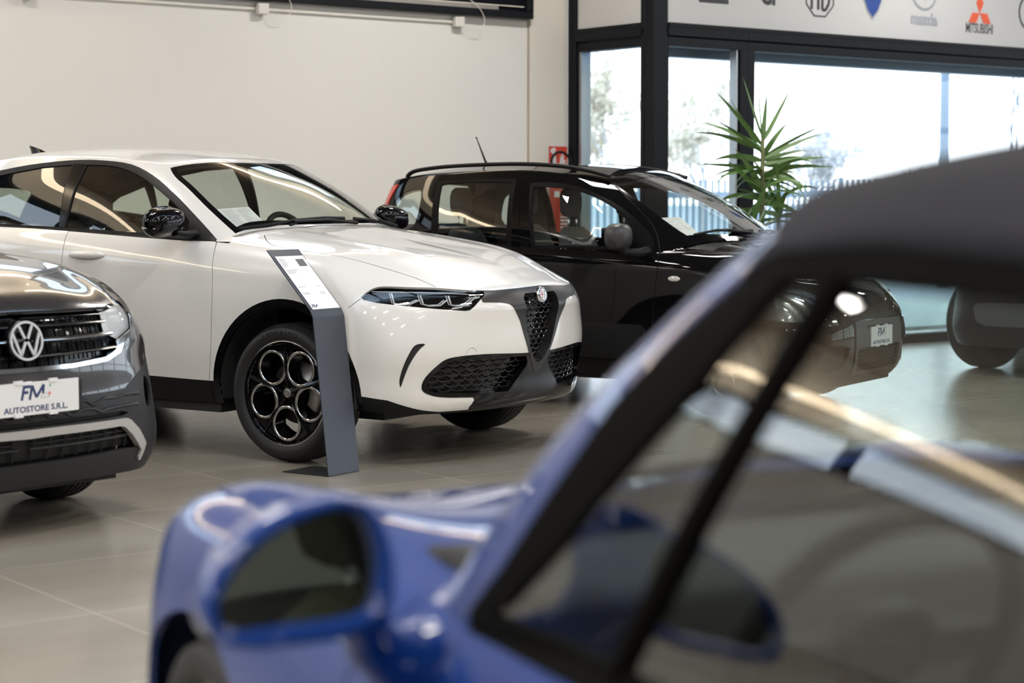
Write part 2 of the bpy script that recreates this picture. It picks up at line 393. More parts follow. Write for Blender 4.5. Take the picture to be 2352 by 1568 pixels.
def ring(cx, cy, rx, ry, t, n=36, a0=0, a1=360):
    q = []
    for i in range(n):
        u, v = R(a0 + (a1 - a0) * i / n), R(a0 + (a1 - a0) * (i + 1) / n)
        q.append([(cx + rx * math.cos(u), cy + ry * math.sin(u)), (cx + rx * math.cos(v), cy + ry * math.sin(v)), (cx + (rx - t) * math.cos(v), cy + (ry - t) * math.sin(v)), (cx + (rx - t) * math.cos(u), cy + (ry - t) * math.sin(u))])
    return q
def stroke(x0, y0, x1, y1, t):
    d = Vector((x1 - x0, y1 - y0)).normalized(); n_ = Vector((-d.y, d.x)) * t / 2
    return [(x0 + n_.x, y0 + n_.y), (x0 - n_.x, y0 - n_.y), (x1 - n_.x, y1 - n_.y), (x1 + n_.x, y1 + n_.y)]
# three diamonds
L = 0.105
def dia(cx, cy, th):
    ux, uy = math.cos(R(th)), math.sin(R(th)); vx, vy = math.cos(R(th + 60)), math.sin(R(th + 60))
    return [(cx, cy), (cx + L * ux, cy + L * uy), (cx + L * (ux + vx), cy + L * (uy + vy)), (cx + L * vx, cy + L * vy)]
flat_obj([dia(0, 0, 60), dia(0, 0, 180), dia(0, 0, 300)], 14.33, 3.005, RED, 'diamond_logo')
put_mesh('lettering', text_mesh('MITSUBISHI', 0.125, 0.001, bold=0.002, sx=0.62), sign_M(14.33, 2.86), INK, band)
put_mesh('lettering', text_mesh('mazda', 0.14, 0.002, bold=0.006, sx=1.0), sign_M(13.565, 2.905), CHR, band)
flat_obj(ring(0, 0, 0.16, 0.135, 0.022) + [stroke(-0.11, 0.07, -0.03, 0.0, 0.02), stroke(-0.03, 0.0, 0, -0.04, 0.02), stroke(0, -0.04, 0.03, 0.0, 0.02), stroke(0.03, 0, 0.11, 0.07, 0.02)], 13.565, 3.12, CHR, 'oval_wing_logo')
sh = [(-0.13, 0.22), (0.13, 0.22), (0.14, 0.1), (0.12, 0.0), (0.07, -0.1), (0, -0.17), (-0.07, -0.1), (-0.12, 0.0), (-0.14, 0.1)]
s_ = flat_obj([sh], 12.885, 3.035, CHR, 'shield_logo'); s2 = flat_obj([[(x * .88, y * .88 + 0.002) for x, y in sh]], 12.885, 3.035, NAVY, 'shield_field', s_, 0.002)
oc = [(0.185 * math.cos(R(22.5 + 45 * i)), 0.185 * math.sin(R(22.5 + 45 * i))) for i in range(8)]
oi = [(x * .93, y * .93) for x, y in oc]
polys = [[oc[i], oc[(i + 1) % 8], oi[(i + 1) % 8], oi[i]] for i in range(8)]
polys += [stroke(-.1, -.11, -.1, .11, .026), stroke(-.1, .11, -.06, 0, .026), stroke(-.06, 0, -.02, .11, .026), stroke(-.02, .11, -.02, -.11, .026),
          stroke(.03, -.11, .03, .11, .026), stroke(.03, .11, .1, .11, .026), stroke(.03, -.11, .07, -.11, .026), stroke(.07, -.11, .11, -.05, .026), stroke(.11, -.05, .11, .0, .026), stroke(.11, 0, .07, 0, .026)]
flat_obj(polys, 12.225, 3.025, INK, 'octagon_logo')
put_mesh('lettering', text_mesh('GI', 0.19, 0.001, bold=0.010, sx=0.9), sign_M(11.61, 2.985), INK, band)
put_mesh('lettering', text_mesh('EEL', 0.20, 0.001, bold=0.010, sx=1.1), sign_M(10.98, 2.965), INK, band)
flat_obj(ring(0, 0, 0.17, 0.17, 0.02), 15.06, 3.05, INK, 'ring_logo')
# ---- dark framed display high on the cream wall, conduit, boxes, cables
mb = MB(); x0, x1 = 6.35, 9.87
mb.rbox(x0, x1, WB - 0.09, WB - 0.001, 2.775, 2.83); mb.rbox(x0, x1, WB - 0.09, WB - 0.001, 3.5, 3.56); mb.rbox(x0, x0 + .07, WB - 0.09, WB - 0.001, 2.83, 3.5); mb.rbox(x1 - .07, x1, WB - 0.09, WB - 0.001, 2.83, 3.5)
t = empty('wall_display'); tag(t, 'wide black framed dark display panel high on the cream wall', 'display')
mb.build('frame', M_FRAME, t, bevel=0.004)
mb = MB(); mb.rbox(x0 + .07, x1 - .07, WB - 0.03, WB - 0.001, 2.83, 3.5); mb.build('screen', mat('dark_screen', (0.005, 0.006, 0.010), 0.6, spec=.1), t)
mb = MB(); mb.rbox(x0 + .07, x1 - .35, WB - 0.075, WB - 0.03, 2.832, 2.865); mb.build('metal_strip', mat('brushed_strip', (0.32, 0.30, 0.28), 0.35, metal=0.7), t)
mb = MB(); mb.rbox(x0 + .07, x1 - .07, WB - 0.05, WB - 0.03, 2.868, 2.876); mb.build('white_strip', M_TRIMW, t)
mb = MB(); mb.rbox(-2.0, 9.11, WB - 0.022, WB - 0.0008, 2.705, 2.727)
tag(mb.build('cable_conduit', mat('white_plastic', (0.74, 0.72, 0.68), 0.4)), 'thin white cable conduit running along the cream wall below the dark display', 'conduit')
for a_, lab in ((9.14, 'white junction box at the right end of the wall conduit'), (7.34, 'white junction box halfway along the wall conduit'), (5.5, 'white junction box at the left of the wall conduit')):
    mb = MB(); mb.rbox(a_ - 0.045, a_ + 0.045, WB - 0.07, WB - 0.0235, 2.675, 2.755); o = mb.build('junction_box', MATS['white_plastic'], bevel=0.004)
    tag(o, lab, 'junction box', 'junction boxes on the conduit')
for a_, lab in ((9.18, 'thin white cable looping from the right junction box up to the display'), (7.38, 'thin white cable looping from the middle junction box up to the display')):
    P = [(0, 2.70), (0.06, 2.665), (0.13, 2.66), (0.18, 2.69), (0.185, 2.76), (0.13, 2.84), (0.02, 2.90)]
    pts = [RW(a_ + p[0], WB - 0.1 + (0.06 if i == 0 else 0), p[1]) for i, p in enumerate(P)]
    mb = MB(); mb.tube(pts, 0.004, 6); tag(mb.build('cable', MATS['white_plastic'], subsurf=1), lab, 'cable')
# ---- warm linear lamp under the ceiling and the square ceiling lamps
mb = MB(); mb.rbox(6.2, 9.9, WB - 0.35, WB - 0.22, 4.44, 4.50)
o = mb.build('linear_lamp', mat('warm_lamp_diffuser', (1, .9, .75), 0.5, emit=(1.0, 0.80, 0.55), estr=8.0)); tag(o, 'short warm linear lamp near the ceiling above the dark wall display', 'lamp')
mb = MB(); mb.rbox(-8.2, 6.1, WB - 0.35, WB - 0.22, 3.92, 3.99)
o = mb.build('linear_lamp', mat('warm_lamp_diffuser', (1, .9, .75), 0.5, emit=(1.0, 0.80, 0.55), estr=8.0)); tag(o, 'long warm linear lamp along the left part of the cream wall', 'lamp')
M_LED = mat('led_diffuser', (1, 1, 1), 0.5, emit=(1.0, 0.95, 0.88), estr=16.0)
for i, (a_, b_) in enumerate(LAMPS):
    c = RW(a_, b_, CEIL)
    o = empty('ceiling_lamp', c, YAW); tag(o, 'square flat ceiling lamp with white diffuser, out of view, placed to light the room', 'lamp', 'square ceiling lamps')
    mb = MB(); mb.box(-.62, .62, -.17, .17, -.09, -.0005); mb.build('housing', M_FRAME, o)
    mb = MB(); mb.box(-.59, .59, -.14, .14, -.10, -.0905); mb.build('diffuser', M_LED, o)
    l_ = area('lamp_light', (0, 0, -0.12), (0, 0, 0), 1.15, 0.26, 46 * (0.62 if (a_ == 4.0 and b_ > 10) else 1.2 if (a_ == 8.6 and b_ > 10) else 1.0), (1.0, 0.955, 0.895)); l_.parent = o  # power of the wall row weighted to even out the wall's brightness
    l_.data.use_shadow = True
# daylight portals in the glazing
def portal(a_, b_, z, sx_, sz, ang):
    area('daylight_portal', RW(a_, b_, z), (R(90), 0, YAW + ang), sx_, sz, 1, (1, 1, 1), True)
area('daylight_portal', RW((A0 + A1) / 2, (SKY0 + SKY1) / 2, CEIL + .4), (0, 0, YAW), A1 - A0, SKY1 - SKY0, 1, (1, 1, 1), True)
portal(A1 + 0.2, (B0 + WG) / 2, 1.8, WG - B0, 3.2, R(-90))
portal(-1.0, WB + 0.35, 3.2, 14.8, 0.9, 0)
portal((WA + A1) / 2, WG + 0.6, 1.3, A1 - WA, 2.6, 0)
# ================================================================= outside
mb = MB(); mb.rbox(WA - 90, A1 + 200, WG + 0.125, 300, -0.25, -0.06)
struct(mb.build('ground', mat('pale_asphalt', (0.40, 0.42, 0.43), 0.8, var=(3, 0.1))))
mb = MB(); mb.rbox(-60, 80, -40, B0 - 0.1, -0.25, -0.06); struct(mb.build('ground', MATS['pale_asphalt']))
mb = MB(); mb.rbox(WA + .17, A1, WG + 0.13, WG + 0.55, -0.06, 0.03); struct(mb.build('kerb', mat('pale_concrete', (0.34, 0.36, 0.38), 0.8)))
mb = MB(); mb.rbox(WA - 20, A1 + 30, WG + 1.6, WG + 5.5, -0.06, -0.01); tag(mb.build('grass', mat('winter_grass', (0.40, 0.43, 0.38), 0.9, var=(6, 0.4))), 'strip of winter grass outside the window wall', 'grass', kind='stuff')
M_GALV = mat('galvanised_steel', (0.22, 0.28, 0.35), 0.5, metal=0.1)
fz = 21.5
ft = empty('railing_fence'); tag(ft, 'pale blue railing fence with thin upright pickets beyond the windows', 'fence')
for k in range(14):
    u0 = 9 + k * 2.0
    mb = MB(); mb.rbox(u0, u0 + 0.06, fz, fz + 0.06, -0.06, 1.62); mb.build('post', M_GALV, ft)
    mb = MB(); mb.rbox(u0 + .06, u0 + 2.0, fz + .01, fz + .05, 1.30, 1.40); mb.rbox(u0 + .06, u0 + 2.0, fz + .01, fz + .05, 0.15, 0.2)
    for q in range(14): mb.rbox(u0 + .16 + q * .13, u0 + .195 + q * .13, fz + .015, fz + .045, 0.05, 1.58)
    mb.build('picket_panel', M_GALV, ft)
def tree(x, y, h, spread, n, name, label, cat, mleaf, mbark, leaf=0.07, trunk=True, z0=-0.06, seed=1):
    rnd = random.Random(seed)
    t = empty(name, (x, y, z0)); tag(t, label, cat, 'trees and shrubs beyond the fence')
    mb = MB(); tips = []
    def grow(p, d, L_, r_, lv):
        q = p + d * L_; mb.tube([p, (p + q) / 2 + Vector((rnd.uniform(-.04, .04), rnd.uniform(-.04, .04), 0)) * L_, q], [r_, r_ * .8, r_ * .6], 5, cap=False)
        if lv >= 2: tips.append((p, q))
        if lv < 4:
            for _ in range(3 if lv else 6):
                nd = (d + Vector((rnd.uniform(-1, 1), rnd.uniform(-1, 1), rnd.uniform(-.3, .7))) * spread).normalized()
                s_ = p + (q - p) * rnd.uniform(.45, 1)
                grow(s_, nd, L_ * rnd.uniform(.5, .75), r_ * .5, lv + 1)
    if trunk: grow(Vector((0, 0, 0)), Vector((0, 0, 1)), h * .42, h * .013, 0)
    else:
        for _ in range(9): grow(Vector((rnd.uniform(-.5, .5), rnd.uniform(-.5, .5), 0)), Vector((rnd.uniform(-.5, .5), rnd.uniform(-.5, .5), 1)).normalized(), h * .4, h * .012, 1)
    mb.build('branches', mbark, t)
    lf = MB()
    for _ in range(n):
        p, q = rnd.choice(tips); c = p.lerp(q, rnd.random()) + Vector((rnd.gauss(0, .12), rnd.gauss(0, .12), rnd.gauss(0, .12))) * h * .2
        u = Vector((rnd.gauss(0, 1), rnd.gauss(0, 1), rnd.gauss(0, 1))).normalized(); v_ = u.orthogonal().normalized(); s_ = leaf * rnd.uniform(.6, 1.3)
        lf.add([c - u * s_, c + v_ * s_ * .5, c + u * s_, c - v_ * s_ * .5], [(0, 1, 2, 3)])
    lf.build('foliage', mleaf, t, fixn=False)
    return t
ML1 = mat('pale_yellow_leaves', (0.66, 0.59, 0.45), 0.8); ML2 = mat('pale_green_leaves', (0.38, 0.44, 0.31), 0.8); ML3 = mat('grey_twigs', (0.56, 0.54, 0.53), 0.9)  # paleness in these colours stands in for outdoor haze and overexposure
def P_(a_, b_): q = RW(a_, b_); return q.x, q.y
for k, (px, Y, h, s_, n, ml, nm, lab, ca, tr, lf) in enumerate([
    (1405, 44, 5.0, .75, 2300, ML1, 'bare_tree', 'pale leafless tree with a few yellow leaves, seen through the short window', 'tree', True, .08),
    (1615, 48, 5.0, .8, 2300, ML1, 'bare_tree', 'pale yellowing tree behind the spiky plant, seen through the second pane', 'tree', True, .08),
    (1870, 46, 3.9, .85, 1500, ML3, 'bare_tree', 'grey twiggy tree right of the spiky plant, beyond the fence', 'tree', True, .07),
    (2090, 44, 2.4, .8, 2600, ML2, 'hedge_shrub', 'pale green rounded shrub left of the street pole', 'shrub', False, .07),
    (2240, 47, 2.3, .8, 2600, ML2, 'hedge_shrub', 'pale green rounded shrub right of the street pole', 'shrub', False, .07)]):
    x, y = (px - 1176) / 4443 * Y, Y; tree(x, y, h, s_, n, nm, lab, ca, ml, ML3, lf, tr, seed=k + 3)
mb = MB(); mb.tube([(6.68, 30, -.06), (6.66, 30, 6.5)], [.09, .06], 12); tag(mb.build('street_pole', M_GALV), 'slim pale grey street pole beyond the long window', 'pole')
pt = empty('lattice_mast', (8.7, 33, -.06)); tag(pt, 'thin grey lattice mast far right beyond the long window', 'mast')
mb = MB()
for dx in (-.2, .2):
    for dy in (-.2, .2): mb.tube([(dx, dy, 0), (dx * .6, dy * .6, 7)], .02, 5)
mb.build('upright', M_GALV, pt); mb = MB()
for k in range(14):
    s_ = -1 if k % 2 else 1; z = k * .5
    mb.tube([(-.2 * s_, -.2, z), (.2 * s_, -.2, z + .5)], .012, 4); mb.tube([(-.2, -.2 * s_, z), (-.2, .2 * s_, z + .5)], .012, 4)
mb.build('bracing', M_GALV, pt)
# ================================================================= car body library
def spl(P, t):
    """centripetal Catmull-Rom through P at parameters t in [0, n-1]"""
    P = np.asarray(P, float); n = len(P); t = np.asarray(t, float)
    if n == 2: return P[0] + (P[1] - P[0]) * t[:, None]
    k = np.concatenate([[0], np.cumsum(np.maximum(np.linalg.norm(np.diff(P, axis=0), axis=1), 1e-6) ** 0.5)])
    T = np.zeros_like(P)
    for i in range(1, n - 1):
        h0, h1 = k[i] - k[i - 1], k[i + 1] - k[i]
        d0, d1 = (P[i] - P[i - 1]) / h0, (P[i + 1] - P[i]) / h1
        T[i] = (d0 * h1 + d1 * h0) / (h0 + h1)
    T[0] = 2 * (P[1] - P[0]) / (k[1] - k[0]) - T[1]; T[-1] = 2 * (P[-1] - P[-2]) / (k[-1] - k[-2]) - T[-2]
    i = np.clip(t.astype(int), 0, n - 2); u = (t - i)[:, None]; h = (k[i + 1] - k[i])[:, None]
    return ((2 * u**3 - 3 * u**2 + 1) * P[i] + (u**3 - 2 * u**2 + u) * h * T[i] + (-2 * u**3 + 3 * u**2) * P[i + 1] + (u**3 - u**2) * h * T[i + 1])
def tpar(n, step, P):
    """sample parameters, about `step` metres apart on polyline P"""
    out = []
    for i in range(n - 1):
        m = max(1, int(math.ceil(np.linalg.norm(np.asarray(P[i + 1]) - np.asarray(P[i])) / step)))
        out += [i + j / m for j in range(m)]
    return np.array(out + [n - 1.0])
def wall(rows, step=0.03, sharp=(), centre0=True):
    """rows: list of lists of (x,w,z); returns grid (nr, nc, 3), col parameters, row parameters.
       the first column lies in the symmetry plane: tangents there are made square to it"""
    rows = np.asarray(rows, float); nr, nc = rows.shape[:2]
    ref = rows[nr // 2]; tc_ = tpar(nc, step, ref)
    G = []
    for r_ in rows:
        if centre0:       # reflect one point each side for symmetric tangents
            a = r_[1] * [1, -1, 1]; b = r_[-2] * [1, -1, 1]
            q = np.vstack([a, r_, b]); G.append(spl(q, tc_ + 1))
        else: G.append(spl(r_, tc_))
    G = np.array(G)
    tr_ = tpar(nr, step * 0.8, rows[:, nc // 3]); out = np.zeros((len(tr_), G.shape[1], 3))
    br = [0] + sorted(sharp) + [nr - 1]
    for a, b in zip(br[:-1], br[1:]):
        sel = (tr_ >= a - 1e-9) & (tr_ <= b + 1e-9)
        for c in range(G.shape[1]): out[sel, c] = spl(G[a:b + 1, c], tr_[sel] - a)
    return out, tc_, tr_
def resamp(P, n, par=None):
    """n+1 samples evenly along the polyline P"""
    P = np.asarray(P, float); d = np.concatenate([[0], np.cumsum(np.linalg.norm(np.diff(P, axis=0), axis=1))])
    s = np.linspace(0, d[-1], n + 1) if par is None else np.asarray(par) * d[-1]
    return np.stack([np.interp(s, d, P[:, k]) for k in range(3)], 1)
def coons(front, side, rear, centre):
    """front/rear run centre->side, side/centre run front->rear, corners shared"""
    m, n = len(front), len(side)
    df = np.concatenate([[0], np.cumsum(np.linalg.norm(np.diff(front, axis=0), axis=1))]); u = df / df[-1]
    ds = np.concatenate([[0], np.cumsum(np.linalg.norm(np.diff(side, axis=0), axis=1))]); v = ds / ds[-1]
    rear = resamp(rear, m - 1, u); centre = resamp(centre, n - 1, v)
    U = u[None, :, None]; V = v[:, None, None]
    P = (1 - V) * front[None] + V * rear[None] + (1 - U) * centre[:, None] + U * side[:, None] \
        - ((1 - U) * (1 - V) * front[0] + U * (1 - V) * front[-1] + (1 - U) * V * rear[0] + U * V * rear[-1])
    P[:, 0, 1] = 0
    return P
class Shell:
    """half body (w >= 0) as a dense skin, cut along outlines and split into parts"""
    def __init__(s): s.bm = bmesh.new(); s.lay = s.bm.faces.layers.int.new('t'); s.grids = []
    def add(s, G, t, flip=False):
        bm = s.bm; nr, nc = G.shape[:2]
        V = [[bm.verts.new(tuple(G[i, j])) for j in range(nc)] for i in range(nr)]
        for i in range(nr - 1):
            for j in range(nc - 1):
                q = [V[i][j], V[i][j + 1], V[i + 1][j + 1], V[i + 1][j]]
                if flip: q.reverse()
                if len({tuple(np.round(v.co, 5)) for v in q}) < 3: continue
                f = bm.faces.new(q); f[s.lay] = t; f.smooth = True
    def weld(s, d=0.002):
        bmesh.ops.remove_doubles(s.bm, verts=s.bm.verts, dist=d)
        bmesh.ops.dissolve_degenerate(s.bm, dist=1e-5, edges=s.bm.edges)
        s.bm.normal_update(); s.bm.verts.ensure_lookup_table(); s.bm.faces.ensure_lookup_table()
        for v in s.bm.verts:
            if abs(v.co.y) < 0.004: v.co.y = 0
        s.bm.normal_update()
        ref = s.bm.copy(); bmesh.ops.triangulate(ref, faces=ref.faces); ref.normal_update(); ref.verts.ensure_lookup_table()
        s.rn = []
        for v in s.bm.verts:
            pass
        for v in ref.verts:
            n = v.normal.copy()
            if abs(v.co.y) < 1e-4: n.y = 0; n.normalize()
            s.rn.append(n)
        s.rv = [v.co.copy() for v in ref.verts]; s.rt = [tuple(v.index for v in f.verts) for f in ref.faces]
        s.bvh = BVHTree.FromPolygons(s.rv, s.rt); ref.free()
    def normal_at(s, p, fn=None):
        loc, n, i, d = s.bvh.find_nearest(p)
        if i is None: return Vector((0, 0, 1))
        a, b, c = s.rt[i]; A, B, C = s.rv[a], s.rv[b], s.rv[c]
        v0, v1, v2 = B - A, C - A, loc - A
        d00, d01, d11, d20, d21 = v0.dot(v0), v0.dot(v1), v1.dot(v1), v2.dot(v0), v2.dot(v1)
        den = d00 * d11 - d01 * d01
        if abs(den) < 1e-14: return s.rn[a].copy()
        v = (d11 * d20 - d01 * d21) / den; w_ = (d00 * d21 - d01 * d20) / den
        return (s.rn[a] * (1 - v - w_) + s.rn[b] * v + s.rn[c] * w_).normalized()
    @staticmethod
    def basis(proj):
        if proj == 'side': return Vector((1, 0, 0)), Vector((0, 0, 1)), Vector((0, 1, 0))
        if proj == 'front': return Vector((0, 1, 0)), Vector((0, 0, 1)), Vector((1, 0, 0))
        if proj == 'rear': return Vector((0, 1, 0)), Vector((0, 0, 1)), Vector((-1, 0, 0))
        if proj == 'top': return Vector((1, 0, 0)), Vector((0, 1, 0)), Vector((0, 0, 1))
        a = R(proj)          # degrees: 0 = looking from the front, 90 = looking from the side
        d = Vector((math.cos(a), math.sin(a), 0)); return Vector((-math.sin(a), math.cos(a), 0)), Vector((0, 0, 1)), d
    def region(s, poly, proj, pad=0.01, only=None, facing=0.08, lim=None):
        h, v, d = s.basis(proj)
        us = [p[0] for p in poly]; vs = [p[1] for p in poly]; u0, u1, v0, v1 = min(us) - pad, max(us) + pad, min(vs) - pad, max(vs) + pad
        out = []
        for f in s.bm.faces:
            if only is not None and f[s.lay] not in only: continue
            if f.normal.dot(d) < facing: continue
            if lim and not lim(f.calc_center_median()): continue
            fu = [q.co.dot(h) for q in f.verts]; fv = [q.co.dot(v) for q in f.verts]
            if max(fu) < u0 or min(fu) > u1 or max(fv) < v0 or min(fv) > v1: continue
            out.append(f)
        return out
    def cut(s, poly, proj, closed=True, only=None, lim=None, facing=0.08):
        h, v, d = s.basis(proj); cand = set(s.region(poly, proj, only=only, lim=lim, facing=facing))
        segs = list(zip(poly, poly[1:] + (poly[:1] if closed else [])))
        if not closed: segs = list(zip(poly[:-1], poly[1:]))
        for a, b in segs:
            L_ = math.hypot(b[0] - a[0], b[1] - a[1])
            if L_ < 1e-7: continue
            nu, nv = -(b[1] - a[1]) / L_, (b[0] - a[0]) / L_; tu, tv = nv, -nu
            hit = []
            for f in cand:
                if not f.is_valid: continue
                ds = []; ts = []
                for q in f.verts:
                    x, y = q.co.dot(h) - a[0], q.co.dot(v) - a[1]
                    ds.append(x * nu + y * nv); ts.append(x * tu + y * tv)
                if min(ds) < -1e-6 and max(ds) > 1e-6:
                    # span of the crossing along the segment
                    cr_ = []
                    for i in range(len(ds)):
                        j = (i + 1) % len(ds)
                        if (ds[i] < 0) != (ds[j] < 0):
                            k = ds[i] / (ds[i] - ds[j]); cr_.append(ts[i] + k * (ts[j] - ts[i]))
                    if cr_ and max(cr_) > -1e-5 and min(cr_) < L_ + 1e-5: hit.append(f)
            if not hit: continue
            geom = set(hit)
            for f in hit: geom.update(f.edges); geom.update(f.verts)
            co = h * a[0] + v * a[1]; no = h * nu + v * nv
            r_ = bmesh.ops.bisect_plane(s.bm, geom=list(geom), dist=1e-6, plane_co=co, plane_no=no)
            for g in r_['geom']:
                if isinstance(g, bmesh.types.BMFace): cand.add(g)
            for g in r_['geom_cut']:
                for f in g.link_faces: cand.add(f) if isinstance(g, bmesh.types.BMEdge) else None
    def mark(s, poly, proj, t, only=None, cut=True, lim=None, facing=0.08):
        poly = [tuple(p) for p in poly]
        if cut: s.cut(poly, proj, only=only, lim=lim, facing=facing)
        h, v, d = s.basis(proj); n = len(poly); c_ = 0
        for f in s.region(poly, proj, only=only, lim=lim, facing=facing):
            c = f.calc_center_median(); x, y = c.dot(h), c.dot(v); ins = False
            for i in range(n):
                (x1, y1), (x2, y2) = poly[i], poly[i - 1]
                if (y1 > y) != (y2 > y) and x < (x2 - x1) * (y - y1) / (y2 - y1) + x1: ins = not ins
            if ins: f[s.lay] = t; c_ += 1
        return c_
    def strip(s, line, proj, wd, t, only=None, lim=None, facing=0.08):
        """mark a thin band along an open polyline (a shut line)"""
        for a, b in zip(line[:-1], line[1:]):
            s.mark(stroke(a[0], a[1], b[0], b[1], wd), proj, t, only=only, lim=lim, facing=facing)
    def ray(s, u, v_, proj, off=0.0, inset=0.0, far=3.0):
        """point on the reference skin seen along the projection"""
        h, v, d = s.basis(proj); o = h * u + v * v_ + d * (far if proj != 'rear' else 5)
        loc, n, i, dist = s.bvh.ray_cast(o, -d)
        if loc is None: return None
        return loc + d * off - s.normal_at(loc) * inset
    def part(s, name, tags, m, parent, sides=(1, -1), join=False, skirt=0.012, off=0.0, uv=None, lim=None, flatn=False):
        """make the part(s) carrying the given tags. join: both halves in one mesh"""
        if isinstance(tags, int): tags = (tags,)
        fs = [f for f in s.bm.faces if f[s.lay] in tags and (lim is None or lim(f.calc_center_median()))]
        if not fs: print('!! empty part', name); return []
        idx = {}; V = []; N = []; F = []
        for f in fs:
            q = []
            for v in f.verts:
                if v.index not in idx or True:
                    key = v
                    if key not in idx:
                        n = s.normal_at(v.co); idx[key] = len(V); V.append(v.co + n * off); N.append(n)
                q.append(idx[v])
            F.append(tuple(q))
        nf = len(F)
        if skirt:
            cnt = {}
            for f in fs:
                vs = f.verts[:]
                for i in range(len(vs)):
                    a, b = vs[i], vs[(i + 1) % len(vs)]
                    k = (min(idx[a], idx[b]), max(idx[a], idx[b])); cnt.setdefault(k, []).append((idx[a], idx[b]))
            # one shared pair of skirt rings so that the lip is smooth along its length
            down = {}
            for k, e in cnt.items():
                if len(e) != 1: continue
                a, b = e[0]
                if abs(V[a].y) < 1e-4 and abs(V[b].y) < 1e-4: continue
                for q in (a, b):
                    if q not in down:
                        down[q] = (len(V), len(V) + 1); t = (V[b] - V[a])
                        sn = t.cross(N[q]); sn = sn.normalized() if sn.length > 1e-9 else N[q]
                        V.append(V[q].copy()); N.append(sn); V.append(V[q] - N[q] * skirt); N.append(sn)
                F.append((down[a][0], down[a][1], down[b][1], down[b][0]))
        res = []
        def mk(sg):
            me = bpy.data.meshes.new(name)
            if sg == 0:
                vv = [tuple(p) for p in V] + [(p.x, -p.y, p.z) for p in V]; nn = [tuple(p) for p in N] + [(p.x, -p.y, p.z) for p in N]
                k = len(V); ff = F + [tuple(i + k for i in f[::-1]) for f in F]
            elif sg > 0: vv = [tuple(p) for p in V]; nn = [tuple(p) for p in N]; ff = F
            else: vv = [(p.x, -p.y, p.z) for p in V]; nn = [(p.x, -p.y, p.z) for p in N]; ff = [f[::-1] for f in F]
            me.from_pydata(vv, [], ff); me.polygons.foreach_set('use_smooth', [True] * len(ff)); me.update()
            me.normals_split_custom_set_from_vertices([Vector(q).normalized() for q in nn])
            o = link(name, me, parent, m); res.append(o); return o
        if join: mk(0)
        else:
            for sg in sides: mk(sg)
        return res
def circ(cx, cy, r_, n=40, a0=0, a1=360, ry=None):
    full = abs(a1 - a0 - 360) < 1e-6
    return [(cx + r_ * math.cos(R(a0 + (a1 - a0) * i / (n if full else n - 1))), cy + (ry or r_) * math.sin(R(a0 + (a1 - a0) * i / (n if full else n - 1)))) for i in range(n)]
def smooth2(P, n=4, closed=False):
    """rounded polyline through 2D points"""
    Q = [(x, y, 0) for x, y in P]
    if closed: Q = [Q[-1]] + Q + Q[:2]; t = np.linspace(1, len(P) + 1, n * len(P) + 1)[:-1]
    else: t = np.linspace(0, len(P) - 1, n * (len(P) - 1) + 1)
    return [tuple(p[:2]) for p in spl(Q, t)]
# car materials
M_TYRE = mat('tyre_rubber', (0.012, 0.012, 0.013), 0.62, bump=(90, 0.15, 0.002))
M_BLKP = mat('black_grained_plastic', (0.007, 0.007, 0.0075), 0.5, spec=.2)
M_BLKG = mat('gloss_black', (0.003, 0.003, 0.004), 0.10, spec=0.32)
M_GAP = mat('shut_line_black', (0.01, 0.01, 0.01), 0.7)
M_CHROME = mat('chrome', (0.75, 0.76, 0.78), 0.08, metal=1.0)
M_ALU = mat('machined_alloy', (0.55, 0.54, 0.53), 0.22, metal=1.0)
M_DISC = mat('brake_disc', (0.30, 0.28, 0.26), 0.4, metal=0.9)
M_INT = mat('dark_cabin_trim', (0.012, 0.012, 0.013), 0.75)
M_SEAT = mat('dark_seat_fabric', (0.022, 0.022, 0.025), 0.9)
M_PLATEW = mat('white_plate', (0.72, 0.72, 0.73), 0.35)
M_LENS = glass('clear_lens', (0.92, 0.94, 0.95), refl=1.0, base=0.0)
M_NAVYP = mat('navy_plate_print', (0.012, 0.03, 0.11), 0.4)
M_GREENP = mat('green_print', (0.02, 0.30, 0.12), 0.4)
M_PAPER = mat('white_paper', (0.78, 0.78, 0.78), 0.6)
M_GREYT = mat('grey_text_print', (0.28, 0.28, 0.30), 0.6)
def tyre(mb, Ro, Ri, wd, grooves=4, mi=0):
    """tyre profile lathed about the y axis, outer face towards +y"""
    h = wd / 2; P = [(Ri, h - .012), (Ri + .012, h - .002), (Ri + (Ro - Ri) * .35, h + .006), (Ri + (Ro - Ri) * .7, h + .002), (Ro - .022, h - .012), (Ro - .007, h - .028), (Ro - .001, h - .045)]
    y = h - .05; g = (2 * y) / grooves
    for k in range(grooves):
        y0 = y - g * k; y1 = y0 - g + .009
        P += [(Ro, y0), (Ro, y1), (Ro - .008, y1 - .0015), (Ro - .008, y1 - .0075)]
    P += [(Ro - .001, -h + .045), (Ro - .007, -h + .028), (Ro - .022, -h + .012), (Ri + (Ro - Ri) * .7, -h), (Ri, -h + .01), (Ri, h - .012)]
    mb.lathe(P, 72, mi)
